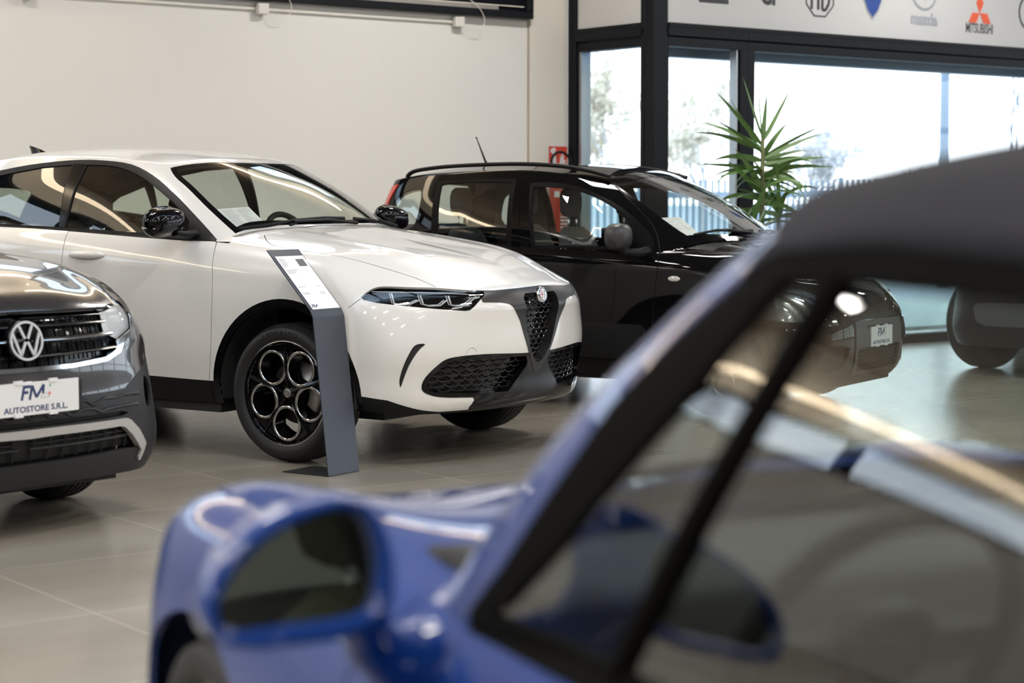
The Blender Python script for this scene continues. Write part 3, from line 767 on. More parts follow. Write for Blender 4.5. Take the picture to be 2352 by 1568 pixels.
def interior(parent, belt, xs_front, seat_w=0.36, seat_h=(0.55, 1.02), head=1.12, floor_z=0.42, wd=0.72, back=-2.9, front=-0.45, dash=1.02, seatm=None, wheel_left=True, rear_x=None, headw=.13, headh=.10, z_seat=0.62):
    """dash, seats and steering wheel seen through the windows"""
    seatm = seatm or M_SEAT
    mb = MB(); mb.box(back, front, -wd, wd, floor_z - .04, floor_z); mb.build('cabin_floor', M_INT, parent)
    mb = MB(); mb.prism([(front + .12, floor_z), (front - .28, floor_z + .05), (front - .36, dash - .16), (front - .22, dash - .01), (front + .05, dash + .015), (front + .3, dash - .02), (front + .3, floor_z)], -wd, wd)
    mb.build('dashboard', M_INT, parent, bevel=.02)
    def seat(x, y, nm):
        mb = MB()
        mb.prism([(x - .02, z_seat - .22), (x + .46, z_seat - .2), (x + .5, z_seat - .04), (x + .44, z_seat + .02), (x, z_seat - .03)], y - .25, y + .25)
        t0, t1 = seat_h[1], seat_h[0]
        rows = []
        for k, (dx, z, hw, th) in enumerate([(0.02, z_seat - .06, .24, .06), (-.05, z_seat + .12, .26, .07), (-.12, t0 - .18, .25, .065), (-.165, t0 - .05, .20, .055), (-.18, t0, .12, .03)]):
            rows.append([(x + dx + th * math.cos(R(a)) , y + hw * math.sin(R(a)), z) for a in range(0, 360, 20)])
        mb.grid(rows, wrap=True); mb.add(rows[-1], [tuple(range(18))], 0, True)
        o = mb.build(nm, seatm, parent, auto=50)
        hb = MB(); rr = []
        for z, k in ((-1, .55), (-.75, .9), (-.2, 1), (.3, 1), (.75, .86), (1, .5)):
            rr.append([(x - .2 + .055 * k * math.cos(R(a)), y + headw * k * math.sin(R(a)), head + headh * z) for a in range(0, 360, 20)])
        hb.grid(rr, wrap=True); hb.add(rr[-1], [tuple(range(18))], 0, True); hb.add(rr[0], [tuple(range(18))], 0, True)
        hb.build('headrest', seatm, o, auto=60)
        pb = MB(); pb.tube([(x - .185, y - .05, t0 - .03), (x - .19, y - .05, head - headh * .8)], .007, 8); pb.tube([(x - .185, y + .05, t0 - .03), (x - .19, y + .05, head - headh * .8)], .007, 8)
        pb.build('headrest_post', M_CHROME, o)
    for x in xs_front:
        seat(x, .37, 'front_seat'); seat(x, -.37, 'front_seat')
    if rear_x is not None:
        for y in (-.42, 0.42): seat(rear_x, y, 'rear_seat')
    sw = MB(); ctr = Vector((front - .50, .37 if wheel_left else -.37, dash - .03)); t = Matrix.Translation(ctr) @ Matrix.Rotation(R(-28), 4, 'Y')
    sw.tube([t @ Vector((0, .185 * math.cos(R(a)), .185 * math.sin(R(a)))) for a in range(0, 360, 12)], .017, 10, closed=True)
    sw.lathe([(.0, .02), (.06, .015), (.07, -.02)], 20, M=t, axis='x'); sw.box(-.012, .012, -.17, .17, -.03, .02, M=t); sw.box(-.012, .012, -.03, .03, -.17, 0, M=t)
    sw.build('steering_wheel', M_INT, parent, auto=60)
def fm_mesh(h, th=.0005):
    """slanted two-letter initials, height h, centred"""
    mb = MB(); t_ = .20
    for i, (a, b, c, d) in enumerate([(-1.15, -.5, -.92, .5), (-.98, .42, -.36, .42), (-1.04, .03, -.58, .03), (-.46, -.5, -.22, .48), (-.22, .46, .14, -.36), (.14, -.36, .80, .48), (.80, .48, .72, -.14)]):
        mb.prism([(x * h, y * h) for x, y in stroke(a, b, c, d, t_)], 0, th + i * .00004, plane='xy')
    e = mb.build('tmp_', None); me = e.data; bpy.data.objects.remove(e); return me
def plate(parent, M, wd=0.36, ht=0.118, ctag='number_plate'):
    mb = MB(); mb.box(-wd / 2, wd / 2, -ht / 2, ht / 2, -.006, .003)
    me = mb.build('tmp_', None, bevel=None or 0.0); o = put_mesh(ctag, me.data, M, M_PLATEW, parent); bpy.data.objects.remove(me)
    mb = MB()
    for x in (-wd * .2, wd * .2):
        for s_ in (1, -1): mb.box(x - .02, x + .02, s_ * ht / 2 - .006, s_ * ht / 2 + .008, -.004, .006)
    me = mb.build('tmp_', None); put_mesh('plate_clip', me.data, M, M_PLATEW, o); bpy.data.objects.remove(me)
    s_ = ht / .118
    def T(x, y): return M @ Matrix.Translation((x * s_, y * s_, .0033))
    put_mesh('initials', fm_mesh(.052 * s_), T(-.006, .022), M_NAVYP, o)
    put_mesh('lettering', text_mesh('AUTOSTORE S.R.L.', .030 * s_, .0004, bold=.0007 * s_, sx=1.18), T(0, -.038), M_NAVYP, o)
    mb = MB(); mb.box(.062, .068, .038, .046, 0, .0006); me = mb.build('tmp_', None); me.data.transform(Matrix.Diagonal((s_, s_, 1, 1))); put_mesh('green_mark', me.data, M @ Matrix.Translation((0, 0, .0033)), M_GREENP, o); bpy.data.objects.remove(me)
    mb = MB(); mb.box(.059, .066, .008, .019, 0, .0006); me = mb.build('tmp_', None); me.data.transform(Matrix.Diagonal((s_, s_, 1, 1))); put_mesh('red_mark', me.data, M @ Matrix.Translation((0, 0, .0033)), RED, o); bpy.data.objects.remove(me)
    # little car outline under the M
    mb = MB()
    cp = [(.024, .0), (.024, .006), (.032, .009), (.038, .015), (.05, .015), (.057, .008), (.060, .006), (.060, .0), (.024, .0)]
    for a, b in zip(cp[:-1], cp[1:]): mb.prism([(p[0] * s_, p[1] * s_) for p in stroke(*a, *b, .0012)], 0, .0006, plane='xy')
    me = mb.build('tmp_', None); put_mesh('car_outline', me.data, M @ Matrix.Translation((0, 0, .0033)), M_GREYT, o); bpy.data.objects.remove(me)
    return o
# ================================================================= white crossover
def build_white():
    X = [(c) for c in (0,)]
    S = Shell()
    side_x = [.20, -.10, -.56, -1.0, -1.55, -2.1, -2.64, -3.1]
    def row(front, zs, ws, rear):
        return front + [(x, w_, z) for x, w_, z in zip(side_x, ws, zs)] + rear
    def rr(z, w_, xe=-3.55): return [(xe + .17, w_ * .88, z), (xe + .04, w_ * .5, z), (xe, 0, z)]
    rows = [
      row([(.84, 0, .262), (.83, .25, .262), (.78, .50, .262), (.69, .69, .264), (.59, .79, .268), (.46, .85, .28)], [.27] * 8, [.865, .87, .875, .88, .88, .88, .88, .86], rr(.30, .84)),
      row([(.885, 0, .30), (.872, .25, .30), (.815, .50, .305), (.71, .705, .31), (.605, .81, .32), (.465, .875, .33)], [.34] * 8, [.89, .895, .90, .90, .90, .90, .90, .88], rr(.40, .87)),
      row([(.90, 0, .43), (.885, .25, .43), (.825, .50, .43), (.715, .72, .43), (.605, .83, .43), (.465, .89, .43)], [.44] * 8, [.905, .91, .912, .912, .912, .912, .912, .89], rr(.50, .89)),
      row([(.925, 0, .56), (.905, .25, .56), (.845, .50, .56), (.735, .73, .56), (.615, .85, .56), (.465, .905, .56)], [.57] * 8, [.915, .918, .918, .918, .918, .918, .918, .90], rr(.64, .90)),
      row([(.935, 0, .70), (.915, .25, .70), (.845, .50, .70), (.725, .725, .70), (.595, .845, .70), (.45, .90, .71)], [.72, .73, .75, .77, .78, .79, .80, .81], [.915, .918, .915, .912, .912, .915, .92, .905], rr(.80, .90)),
      row([(.948, 0, .768), (.923, .25, .768), (.848, .50, .770), (.715, .715, .778), (.577, .832, .79), (.432, .884, .81)], [.86, .88, .90, .92, .93, .95, .96, .96], [.90, .905, .90, .895, .895, .905, .91, .88], rr(.95, .86)),
      row([(.915, 0, .858), (.89, .25, .853), (.81, .50, .85), (.675, .685, .86), (.54, .79, .875), (.395, .845, .90)], [.965, .995, 1.03, 1.055, 1.08, 1.10, 1.12, 1.12], [.865, .87, .865, .86, .86, .865, .865, .82], rr(1.10, .80, -3.5)),
      row([(.895, 0, .884), (.87, .25, .878), (.79, .48, .872), (.65, .655, .885), (.51, .75, .91), (.37, .79, .945)], [1.015, 1.055, 1.098, 1.112, 1.135, 1.158, 1.175, 1.185], [.79, .79, .785, .815, .815, .81, .80, .75], [(-3.30, .62, 1.19), (-3.42, .38, 1.19), (-3.45, 0, 1.19)]),
    ]
    A, tc_, tr_ = wall(rows, 0.03, sharp=(5,))
    S.add(A, 0)
    top = A[-1]; k4 = int(np.argmin(abs(tc_ - 4))); k8 = int(np.argmin(abs(tc_ - 8)))
    base = [(-.335, 0, 1.168), (-.36, .33, 1.162), (-.455, .60, 1.142)] + [rows[7][8]] + rows[7][9:]
    ntop = [(-1.00, 0, 1.532), (-1.02, .30, 1.525), (-1.085, .53, 1.497), (-1.19, .605, 1.50), (-1.36, .625, 1.525), (-1.75, .63, 1.545), (-2.2, .625, 1.535), (-2.62, .605, 1.49), (-2.93, .57, 1.43), (-3.05, .53, 1.40), (-3.14, .30, 1.41), (-3.16, 0, 1.41)]
    mid = []
    for k, (a, b) in enumerate(zip(base, ntop)):
        c = (np.array(a) + np.array(b)) / 2
        bul = [(.012, 0, .02), (.012, 0, .02), (.01, .012, .016), (.01, .026, .012), (0, .028, .006)][min(k, 4)] if k < 8 else (0, .02, .01)
        if k >= 9: bul = (-.02, 0, .02)
        mid.append(tuple(c + np.array(bul)))
    q1 = [tuple(np.array(a) * .28 + np.array(b) * .72 + np.array(m_) * 0) for a, b, m_ in zip(base, ntop, mid)]
    q1 = [tuple(spl([a, m_, b], [1.5])[0]) for a, b, m_ in zip(base, ntop, mid)]
    G, gc, gr = wall([base, mid, q1, ntop], 0.03)
    S.add(G, 2)
    hoodc = spl([tuple(top[0]), (.84, 0, .905), (.70, 0, .965), (.45, 0, 1.03), (.10, 0, 1.095), tuple(G[0][0])], np.linspace(0, 5, 40))
    g3 = int(np.argmin(abs(gc - 3)))
    H = coons(top[:k4 + 1], top[k4:k8 + 1], G[0][:g3 + 1], hoodc)
    # gentle crown and the two hood creases
    n_, m_ = H.shape[:2]
    for i in range(n_):
        for j in range(m_):
            u, v = j / (m_ - 1), i / (n_ - 1)
            H[i, j, 2] += .022 * math.sin(math.pi * min(1, u)) * math.sin(math.pi * min(1, v * 1.1) ** .8) * (1 if v < .9 else (1 - v) * 10)
            H[i, j, 2] += .006 * math.exp(-((u - .45 - .12 * v) / .06) ** 2) * math.sin(math.pi * v)
    S.add(H, 1)
    g8 = int(np.argmin(abs(gc - 8)))
    roofc = spl([tuple(G[-1][0]), (-1.18, 0, 1.562), (-1.45, 0, 1.587), (-1.95, 0, 1.600), (-2.45, 0, 1.585), (-2.85, 0, 1.525), tuple(G[-1][-1])], np.linspace(0, 6, 60))
    RF = coons(G[-1][:g3 + 1], G[-1][g3:g8 + 1], G[-1][g8:][::-1], roofc)
    n_, m_ = RF.shape[:2]
    for i in range(n_):
        for j in range(m_):
            u, v = j / (m_ - 1), i / (n_ - 1); RF[i, j, 2] += .012 * math.sin(math.pi * u) * math.sin(math.pi * v)
    S.add(RF, 3)
    S.weld(0.003)
    return S
#PARTS
def inpoly(x, y, P):
    ins = False
    for i in range(len(P)):
        (x1, y1), (x2, y2) = P[i], P[i - 1]
        if (y1 > y) != (y2 > y) and x < (x2 - x1) * (y - y1) / (y2 - y1) + x1: ins = not ins
    return ins
def drape(mb, S, line, proj, clip, inset, r_, n=5, both=True, ds=.012, raise_=None, flat=1.0):
    """tube along a 2D line laid on the skin, kept where it lies inside the clip outline"""
    run_ = []; runs = []
    for a, b in zip(line[:-1], line[1:]):
        L_ = math.hypot(b[0] - a[0], b[1] - a[1]); k = max(1, int(L_ / ds))
        for i in range(k + 1):
            u, v = a[0] + (b[0] - a[0]) * i / k, a[1] + (b[1] - a[1]) * i / k
            ok = clip is None or inpoly(abs(u) if proj == 'front' else u, v, clip)
            p = S.ray(abs(u) if proj == 'front' else u, v, proj, inset=inset) if ok else None
            if p is None:
                if len(run_) > 1: runs.append(run_)
                run_ = []
            else:
                q = Vector((p.x, -p.y if (proj == 'front' and u < 0) else p.y, p.z))
                if not run_ or (q - run_[-1]).length > 1e-4: run_.append(q)
    if len(run_) > 1: runs.append(run_)
    for q in runs:
        mb.tube(q, r_, n, flat=flat)
        if both: mb.tube([Vector((p.x, -p.y, p.z)) for p in q], r_, n, flat=flat)
def lattice(name, S, clip, parent, m, inset, r_, du, slope, u0, u1, v0, v1, both=True, amp=0.0):
    mb = MB(); k = u0
    while k < u1:
        for s_ in (1, -1):
            a = (k, v0); b = (k + s_ * (v1 - v0) / slope, v1); drape(mb, S, [a, b], 'front', clip, inset, r_, 4, both)
        k += du
    return mb.build(name, m, parent)
def arch(cx, cz, r_, zb=.12, a0=-28, n=44):
    P = circ(cx, cz, r_, n, a0, 180 - a0); return [(P[0][0], zb)] + P + [(P[-1][0], zb)]
def well(parent, cx, cz, r_, w0, w1, name='wheel_arch_liner'):
    for s_ in (1, -1):
        mb = MB(); mb.lathe([(r_, s_ * w1), (r_, s_ * w0), (.05, s_ * w0)], 40, a0=R(-8), a1=R(188)); o = mb.build(name, M_INT, parent); o.location = (cx, 0, cz)
def alloy_white(parent_wheel):
    """five ring alloy, outer face towards +y"""
    yf = .085; mb = MB()
    from mathutils.geometry import tessellate_polygon
    cs = [(.152 * math.cos(R(-90 + 72 * k)), .152 * math.sin(R(-90 + 72 * k))) for k in range(5)]
    outer = [Vector((x, y, 0)) for x, y in circ(0, 0, .242, 60)]
    holes = [[Vector((x, y, 0)) for x, y in circ(cx, cz, .082, 28)][::-1] for cx, cz in cs]
    allp = outer + [p for h in holes for p in h]
    tri = tessellate_polygon([outer] + holes)
    for dy in (0, -.02): mb.add([(p.x, yf + dy - .02 * (1 - p.length / .242), p.y) for p in allp], [tuple(t) for t in tri], 0)
    mb.lathe([(.244, yf - .03), (.244, yf), (.238, yf + .004)], 60)
    mb.lathe([(.262, yf + .016), (.255, yf + .018), (.246, yf + .004), (.243, yf - .06), (.235, -.09)], 60)
    mb.lathe([(0, yf - .004), (.02, yf - .004), (.03, yf - .008), (.05, yf - .03)], 30)
    for k in range(5): 
        a = R(-54 + 72 * k); mb.tube([(.03 * math.cos(a), yf - .012, .03 * math.sin(a)), (.13 * math.cos(a), yf - .004, .13 * math.sin(a)), (.236 * math.cos(a), yf, .236 * math.sin(a))], [.012, .016, .012], 8)
        c, q = .048 * math.cos(a + R(36)), .048 * math.sin(a + R(36)); mb.lathe([(.008, yf - .012), (.008, yf - .03), (0, yf - .03)], 12, M=Matrix.Translation((c, 0, q)))
    al = mb.build('alloy', M_BLKG, parent_wheel, auto=40)
    rb = MB()
    for cx, cz in cs:
        d = math.hypot(cx, cz)
        rb.lathe([(.091, yf - .004), (.090, yf + .006), (.079, yf + .008), (.075, yf + .002)], 40, M=Matrix.Translation((cx, 0, cz)))
    rb.build('machined_ring', M_ALU, al)
    bb = MB()
    for cx, cz in cs: bb.lathe([(.076, yf + .003), (.070, yf - .05), (.066, yf - .07)], 32, M=Matrix.Translation((cx, 0, cz)))
    bb.build('ring_barrel', M_BLKG, al)
    rm = MB()
    for k in range(5):
        a0, a1 = R(-90 + 72 * k + 14), R(-90 + 72 * k + 58); rm.lathe([(.2615, yf + .0175), (.246, yf + .0045)], 14, a0=a0, a1=a1)
    rm.lathe([(.2625, yf + .0172), (.2575, yf + .0188)], 60)
    rm.build('rim_lip', M_ALU, al)
    cb = MB(); cb.lathe([(0, yf + .001), (.021, yf + .001), (.024, yf - .004)], 30); cb.build('hub_cap', M_DISC, al)
    em = MB(); em.box(-.0012, .0012, yf + .001, yf + .0016, -.015, .015); em.box(-.012, .012, yf + .001, yf + .0016, -.0012, .0012)
    for c in ring(0, 0, .019, .019, .0014): em.prism(c, yf + .001, yf + .0016)
    em.build('hub_emblem', M_CHROME, al)
    dk = MB(); dk.lathe([(0, .01), (.075, .01), (.08, -.002), (.16, -.002), (.16, -.024), (0, -.024)], 50); dk.build('brake_disc', M_DISC, parent_wheel)
    ca = MB(); ca.lathe([(.10, .03), (.165, .03), (.17, -.04), (.10, -.04), (.10, .03)], 14, a0=R(150), a1=R(215)); ca.build('brake_caliper', M_DISC, parent_wheel)
def make_white():
    S = build_white()
    t = empty('crossover_car', (-.633, 10.304, 0), R(-33))
    tag(t, 'white crossover with V-shaped grille and ring-pattern alloys behind the dark display stand', 'car')
    WH = mat('white_car_paint', (0.76, 0.745, 0.715), 0.28, coat=1.0)
    low = lambda c: c.z < 1.6
    # --- glasshouse
    dlo_top = smooth2([(-.535, 1.09), (-.734, 1.23), (-.907, 1.339), (-1.096, 1.434), (-1.272, 1.493), (-1.474, 1.516), (-1.658, 1.521), (-1.936, 1.506), (-2.246, 1.468), (-2.6, 1.395), (-2.9, 1.28), (-2.98, 1.21)], 3)
    S.mark(dlo_top + [(-2.6, 1.178), (-2.098, 1.152), (-1.836, 1.145), (-1.57, 1.133), (-1.303, 1.119), (-1.049, 1.106), (-.81, 1.095)], 'side', 20, lim=lambda c: c.z > 1.0)
    S.mark([(-1.605, 1.15)] + [(-1.584, 1.494)] + smooth2([(-1.446, 1.490), (-1.299, 1.468), (-1.157, 1.425), (-.993, 1.352), (-.821, 1.255), (-.735, 1.19)], 3) + [(-.72, 1.125), (-1.061, 1.131), (-1.46, 1.148)], 'side', 21, only=(20,))
    S.mark([(-1.692, 1.495), (-1.92, 1.482), (-2.23, 1.44), (-2.40, 1.405), (-2.44, 1.185), (-2.107, 1.170), (-1.655, 1.155)], 'side', 22, only=(20,))
    S.mark([(-2.47, 1.385), (-2.70, 1.32), (-2.86, 1.24), (-2.47, 1.195)], 'side', 22, only=(20,))
    S.mark([(-1.612, 1.155), (-1.592, 1.497), (-1.686, 1.499), (-1.649, 1.158)], 'side', 23, only=(20,))
    wsl = smooth2([(-.938, 0), (-.943, .11), (-.952, .218), (-.998, .382), (-1.031, .48), (-1.06, .568)], 3); wsr = smooth2([(-1.06, .568), (-.985, .612), (-.894, .634), (-.736, .668), (-.615, .682), (-.50, .688)], 3)
    wsb = smooth2([(-.50, .688), (-.475, .60), (-.375, .33), (-.345, 0)], 3)
    S.mark([(-.938, -.02)] + wsl + wsr[1:] + wsb[1:] + [(-.345, -.02)], 'top', 31, only=(2, 3), lim=lambda c: c.z > 1.1)
    ins = [(-.916, -.02)] + [(x + .022, w_ * .965) for x, w_ in wsl[:-2]] + [(-1.025, .548)] + [(x - .0, w_ - .035) for x, w_ in wsr[2:-3]] + [(-.525, .650)] + [(x - .03, w_ * .94) for x, w_ in wsb[2:]] + [(-.375, -.02)]
    S.mark(ins, 'top', 30, only=(31,))
    S.mark([(-3.18, -.02), (-3.18, .40), (-3.22, .46), (-3.38, .50), (-3.40, -.02)], 'top', 32, only=(2,))
    # --- bonnet
    gap = [(-.358, .628), (-.300, .685), (-.252, .724), (-.187, .757), (-.131, .764), (.032, .764), (.17, .752), (.293, .73), (.438, .68), (.588, .622), (.70, .60)]
    gap = smooth2(gap, 2)
    S.mark([(-.30, -.02), (-.32, .33), (-.42, .60), (-.40, .66)] + gap[1:] + [(1.0, .60), (1.0, -.02)], 'top', 41, only=(0, 1), lim=lambda c: c.z > .84)
    S.strip(gap, 'top', .005, 40, only=(0, 1, 41), lim=lambda c: c.z > .84)
    S.mark([(-.30, -.02), (-.32, .33), (-.42, .60), (-.47, .72), (-.60, .72), (-.60, -.02)], 'top', 45, only=(0, 1), lim=lambda c: c.z > 1.05)
    # --- nose
    fb = [(-.01, .868), (.12, .864), (.25, .859), (.347, .856), (.44, .858), (.43, .803), (.316, .798), (.265, .788), (.248, .775), (.232, .756), (.205, .725), (.186, .70), (.145, .621), (.110, .560), (.075, .50), (.04, .452), (.018, .436), (-.01, .432)]
    hl = smooth2([(.299, .834), (.262, .863), (.23, .879), (.192, .886), (.075, .882), (-.055, .878), (-.177, .868), (-.315, .853)], 3) + [(-.317, .836), (-.257, .781), (-.235, .766), (-.21, .764), (-.059, .778), (.085, .793), (.223, .808), (.284, .822)]
    S.mark(hl, 45, 12, only=(0, 1, 41))
    S.mark(fb, 'front', 10, only=(0, 1, 41, 40), lim=lambda c: c.x > .6)
    vin = [(-.01, .836), (.135, .836), (.152, .822), (.157, .80), (.150, .727), (.128, .645), (.097, .572), (.05, .509), (.03, .49), (-.01, .478)]
    S.mark(vin, 'front', 11, only=(10,))
    itk = smooth2([(0, .536), (.149, .537), (.424, .548), (.591, .542), (.639, .531), (.672, .506), (.700, .474), (.720, .441), (.728, .403), (.72, .379), (.686, .359), (.642, .348), (.471, .337), (.287, .332), (0, .331)], 3)
    S.mark([(-.01, .536)] + itk + [(-.01, .331)], 'front', 13, only=(0,))
    msh = [(.118, .521), (.149, .521), (.40, .532), (.58, .526), (.63, .514), (.655, .492), (.685, .458), (.703, .425), (.708, .403), (.70, .385), (.67, .372), (.47, .355), (.235, .350), (.14, .432), (.10, .470), (.098, .49)]
    S.mark(msh, 'front', 14, only=(13,))
    S.mark([(-.01, .331), (.287, .332), (.471, .337), (.462, .321), (.479, .287), (.45, .20), (-.01, .20)], 'front', 15, only=(0,))
    S.mark([(.30, .362), (.42, .358), (.472, .354), (.577, .339), (.695, .286), (.75, .27), (.75, .15), (.3, .15)], 'side', 16, only=(0,))
    S.mark([(-.01, .274), (.9, .274), (.9, .1), (-.01, .1)], 'front', 16, only=(0,))
    duct = smooth2([(.000, .610), (.034, .612), (.056, .602), (.080, .567), (.102, .521), (.118, .472), (.125, .429), (.119, .402), (.105, .439), (.084, .497), (.056, .548), (.026, .587)], 3, True)
    S.mark(duct, 45, 17, only=(0,))
    # --- flanks
    for cx in (-.005, -2.636):
        S.mark(arch(cx, .35, .425), 'side', 99, only=(0, 16), lim=lambda c: c.y > .5)
        S.mark(arch(cx, .352, .464), 'side', 44, only=(0, 16), lim=lambda c: c.y > .5)
    S.mark([(-.44, .10), (-.44, .385), (-.60, .386), (-1.5, .40), (-2.20, .41), (-2.20, .10)], 'side', 43, only=(0,))
    S.mark([(-3.05, .10), (-3.05, .46), (-3.7, .50), (-3.7, .10)], 'side', 43, only=(0,)); S.mark([(-.01, .1), (.95, .1), (.95, .5), (-.01, .5)], 'rear', 43, only=(0,))
    d1 = smooth2([(-.53, 1.09), (-.497, 1.04), (-.482, .98), (-.472, .904), (-.467, .772), (-.472, .573), (-.497, .386)], 2)
    d2 = smooth2([(-1.57, 1.14), (-1.556, 1.04), (-1.556, .88), (-1.56, .70), (-1.565, .404)], 2)
    d3 = smooth2([(-2.45, 1.16), (-2.50, 1.05), (-2.47, .90), (-2.36, .80), (-2.22, .68), (-2.15, .55), (-2.13, .41)], 2)
    S.mark(d1 + d2[::-1], 'side', 42, only=(0,)); S.mark(d2 + d3[::-1], 'side', 46, only=(0,))
    for d in (d1, d2, d3): S.strip(d, 'side', .005, 40, only=(0, 42, 46, 41))
    S.strip([(.356, .785), (.299, .828)], 45, .003, 40, only=(0,))
    S.strip([(-.482, .385), (-.482, .22)], 'side', .004, 40, only=(43,))
    tow = circ(.50, .552, .03, 16, 0, 180); S.strip([(.53, .552)] + tow[1:], 'front', .002, 40, only=(0,))
    # --- build the parts
    S.part('body', (0, 1, 2, 3), WH, t, join=True)
    S.part('bonnet', 41, WH, t, join=True)
    S.part('front_door', 42, WH, t); S.part('rear_door', 46, WH, t)
    S.part('shut_line', 40, M_GAP, t, join=True, off=-.008, skirt=0)
    S.part('window_trim', 20, M_BLKP, t); S.part('pillar_cover', 23, M_BLKG, t, off=.001)
    S.part('side_window', 21, glass('car_glass', (0.84, 0.90, 0.84), refl=1.3, base=0.0), t, off=-.006, skirt=0)
    S.part('rear_side_window', 22, glass('privacy_glass', (0.66, 0.72, 0.66), refl=1.4, base=0.0), t, off=-.006, skirt=0)
    S.part('windscreen_frit', 31, M_BLKG, t, join=True, off=-.002, skirt=0)
    S.part('windscreen', 30, glass('screen_glass', (0.93, 0.96, 0.93), refl=1.25, base=0.0), t, join=True, off=-.002, skirt=0)
    S.part('rear_screen', 32, MATS['privacy_glass'], t, join=True, off=-.002, skirt=0)
    S.part('cowl', 45, M_BLKP, t, join=True, off=-.012)
    S.part('headliner', (2, 3), mat('grey_headliner', (0.16, 0.16, 0.15), .9), t, join=True, off=-.03, skirt=0)
    S.part('grille_surround', 10, mat('satin_black_grille_frame', (0.012, 0.011, 0.011), 0.30, spec=.45), t, join=True, skirt=.06, off=.004)
    gr = S.part('grille', 11, M_BLKG, t, join=True, off=-.062, skirt=0)[0]
    S.part('lower_intake', 13, M_BLKG, t, join=True, skirt=.05, off=.002)
    S.part('lower_grille', 14, M_BLKG, t, join=True, off=-.055, skirt=0)
    S.part('front_lip', 15, M_BLKG, t, join=True); S.part('front_skirt', 16, M_BLKP, t); S.part('sill_cladding', 43, M_BLKP, t, lim=lambda c: c.x > -2.4); S.part('rear_skirt', 43, M_BLKP, t, join=True, lim=lambda c: c.x < -2.4)
    S.part('arch_trim', 44, M_BLKG, t, lim=lambda c: c.x > -1.3); S.part('arch_trim', 44, M_BLKG, t, lim=lambda c: c.x < -1.3); S.part('air_duct', 17, M_GAP, t, off=-.008, skirt=0)
    g1 = MB()
    gm = mat('gloss_black_mesh', (0.02, 0.02, 0.021), 0.12, spec=.6)
    # wavy cells of the shield grille and of the lower grille
    def cells(name, clip, inset, u1, v0, v1, dv, du, parent, r_=.0028, both=True, side=0):
        mb = MB(); z = v0; k = 0
        while z < v1:
            u = -u1 + (du / 2 if k % 2 else 0)
            while u < u1:
                c = (u + du * .5, z + dv * .0)
                P = [(u, z + dv * .62), (u + du * .10, z + dv * .22), (u + du * .32, z + dv * .02), (u + du * .68, z + dv * .02), (u + du * .9, z + dv * .22), (u + du, z + dv * .62)]
                if inpoly(abs(c[0]), c[1] + dv * .2, clip) and c[0] * side >= 0: drape(mb, S, P, 'front', None, inset, r_, 5, False, .02)
                u += du
            z += dv; k += 1
        return mb.build(name, gm, parent, auto=60)
    cells('grille_infill', [(x, z) for x, z in vin], .035, .17, .49, .84, .026, .052, t)
    cells('grille_infill', msh, .030, .76, .345, .545, .024, .075, t, side=1); cells('grille_infill', msh, .030, .76, .345, .545, .024, .075, t, side=-1)
    # badge
    bp = S.ray(0.0, .83, 'front'); Mb = frame_mat((bp.x + .012, 0, .826), (0, 1, 0), (-.18, 0, 1))
    b = MB()
    for (r0, h) in ((.041, .0),): b.lathe([(0, .004), (.036, .004), (.041, 0), (.041, -.02)], 40, axis='z')
    e = b.build('tmp_', None); em = put_mesh('badge', e.data, Mb, M_CHROME, t); bpy.data.objects.remove(e)
    def bad(polys, h, m, nm):
        mb = MB()
        for P in polys: mb.prism(P, h, h + .0006, plane='xy')
        e = mb.build('tmp_', None); put_mesh(nm, e.data, Mb, m, em); bpy.data.objects.remove(e)
    bad([circ(0, 0, .0345, 36)], .004, M_PLATEW, 'badge_field'); bad([stroke(-.012, -.02, -.012, .02, .005), stroke(-.022, 0, -.002, 0, .005)], .0048, mat('badge_red', (.45, .02, .03), .3), 'badge_cross')
    bad([stroke(*p) for p in ((.006, -.02, .012, -.008, .004), (.012, -.008, .006, .004, .004), (.006, .004, .013, .018, .004), (.013, .018, .02, .014, .004))], .0048, mat('badge_green', (.02, .22, .16), .3), 'badge_serpent')
    bad(ring(0, 0, .0345, .0345, .004), .0048, mat('badge_blue', (.05, .07, .2), .3), 'badge_ring')
    # --- headlights
    for o in S.part('headlight', 12, M_BLKG, t, off=-.03, skirt=0):
        pass
    heads = [o for o in t.children if o.name.startswith('headlight')]
    for sg, ho in zip((1, -1), heads):
        S.part('lens', 12, M_LENS, ho, sides=(sg,), skirt=.0)
        for nm, ln, r_ in (('light_blade', L1, .0045), ('light_blade', L2, .0045), ('light_blade', L3, .0045), ('light_strip', LT, .0022)):
            for kk, dd in ((0, .010), (1, .018)):
                if nm == 'light_strip' and kk: continue
                mb = MB(); sc_ = 1 - .0 * kk
                ln2 = [(u + (.010 if kk else 0) * (1 if nm == 'light_blade' else 0), v + (.006 if kk else 0)) for u, v in ln]
                drape(mb, S, ln2, 45, None, dd, r_ * (.7 if kk else 1), 6, False, .01)
                if sg < 0: mb.v = [(x, -y, z) for x, y, z in mb.v]
                mb.build(nm, mat('lamp_blade', (0.55, 0.55, 0.55), 0.15, coat=1.0), ho, auto=60)
    # --- wheels
    WH_ = []
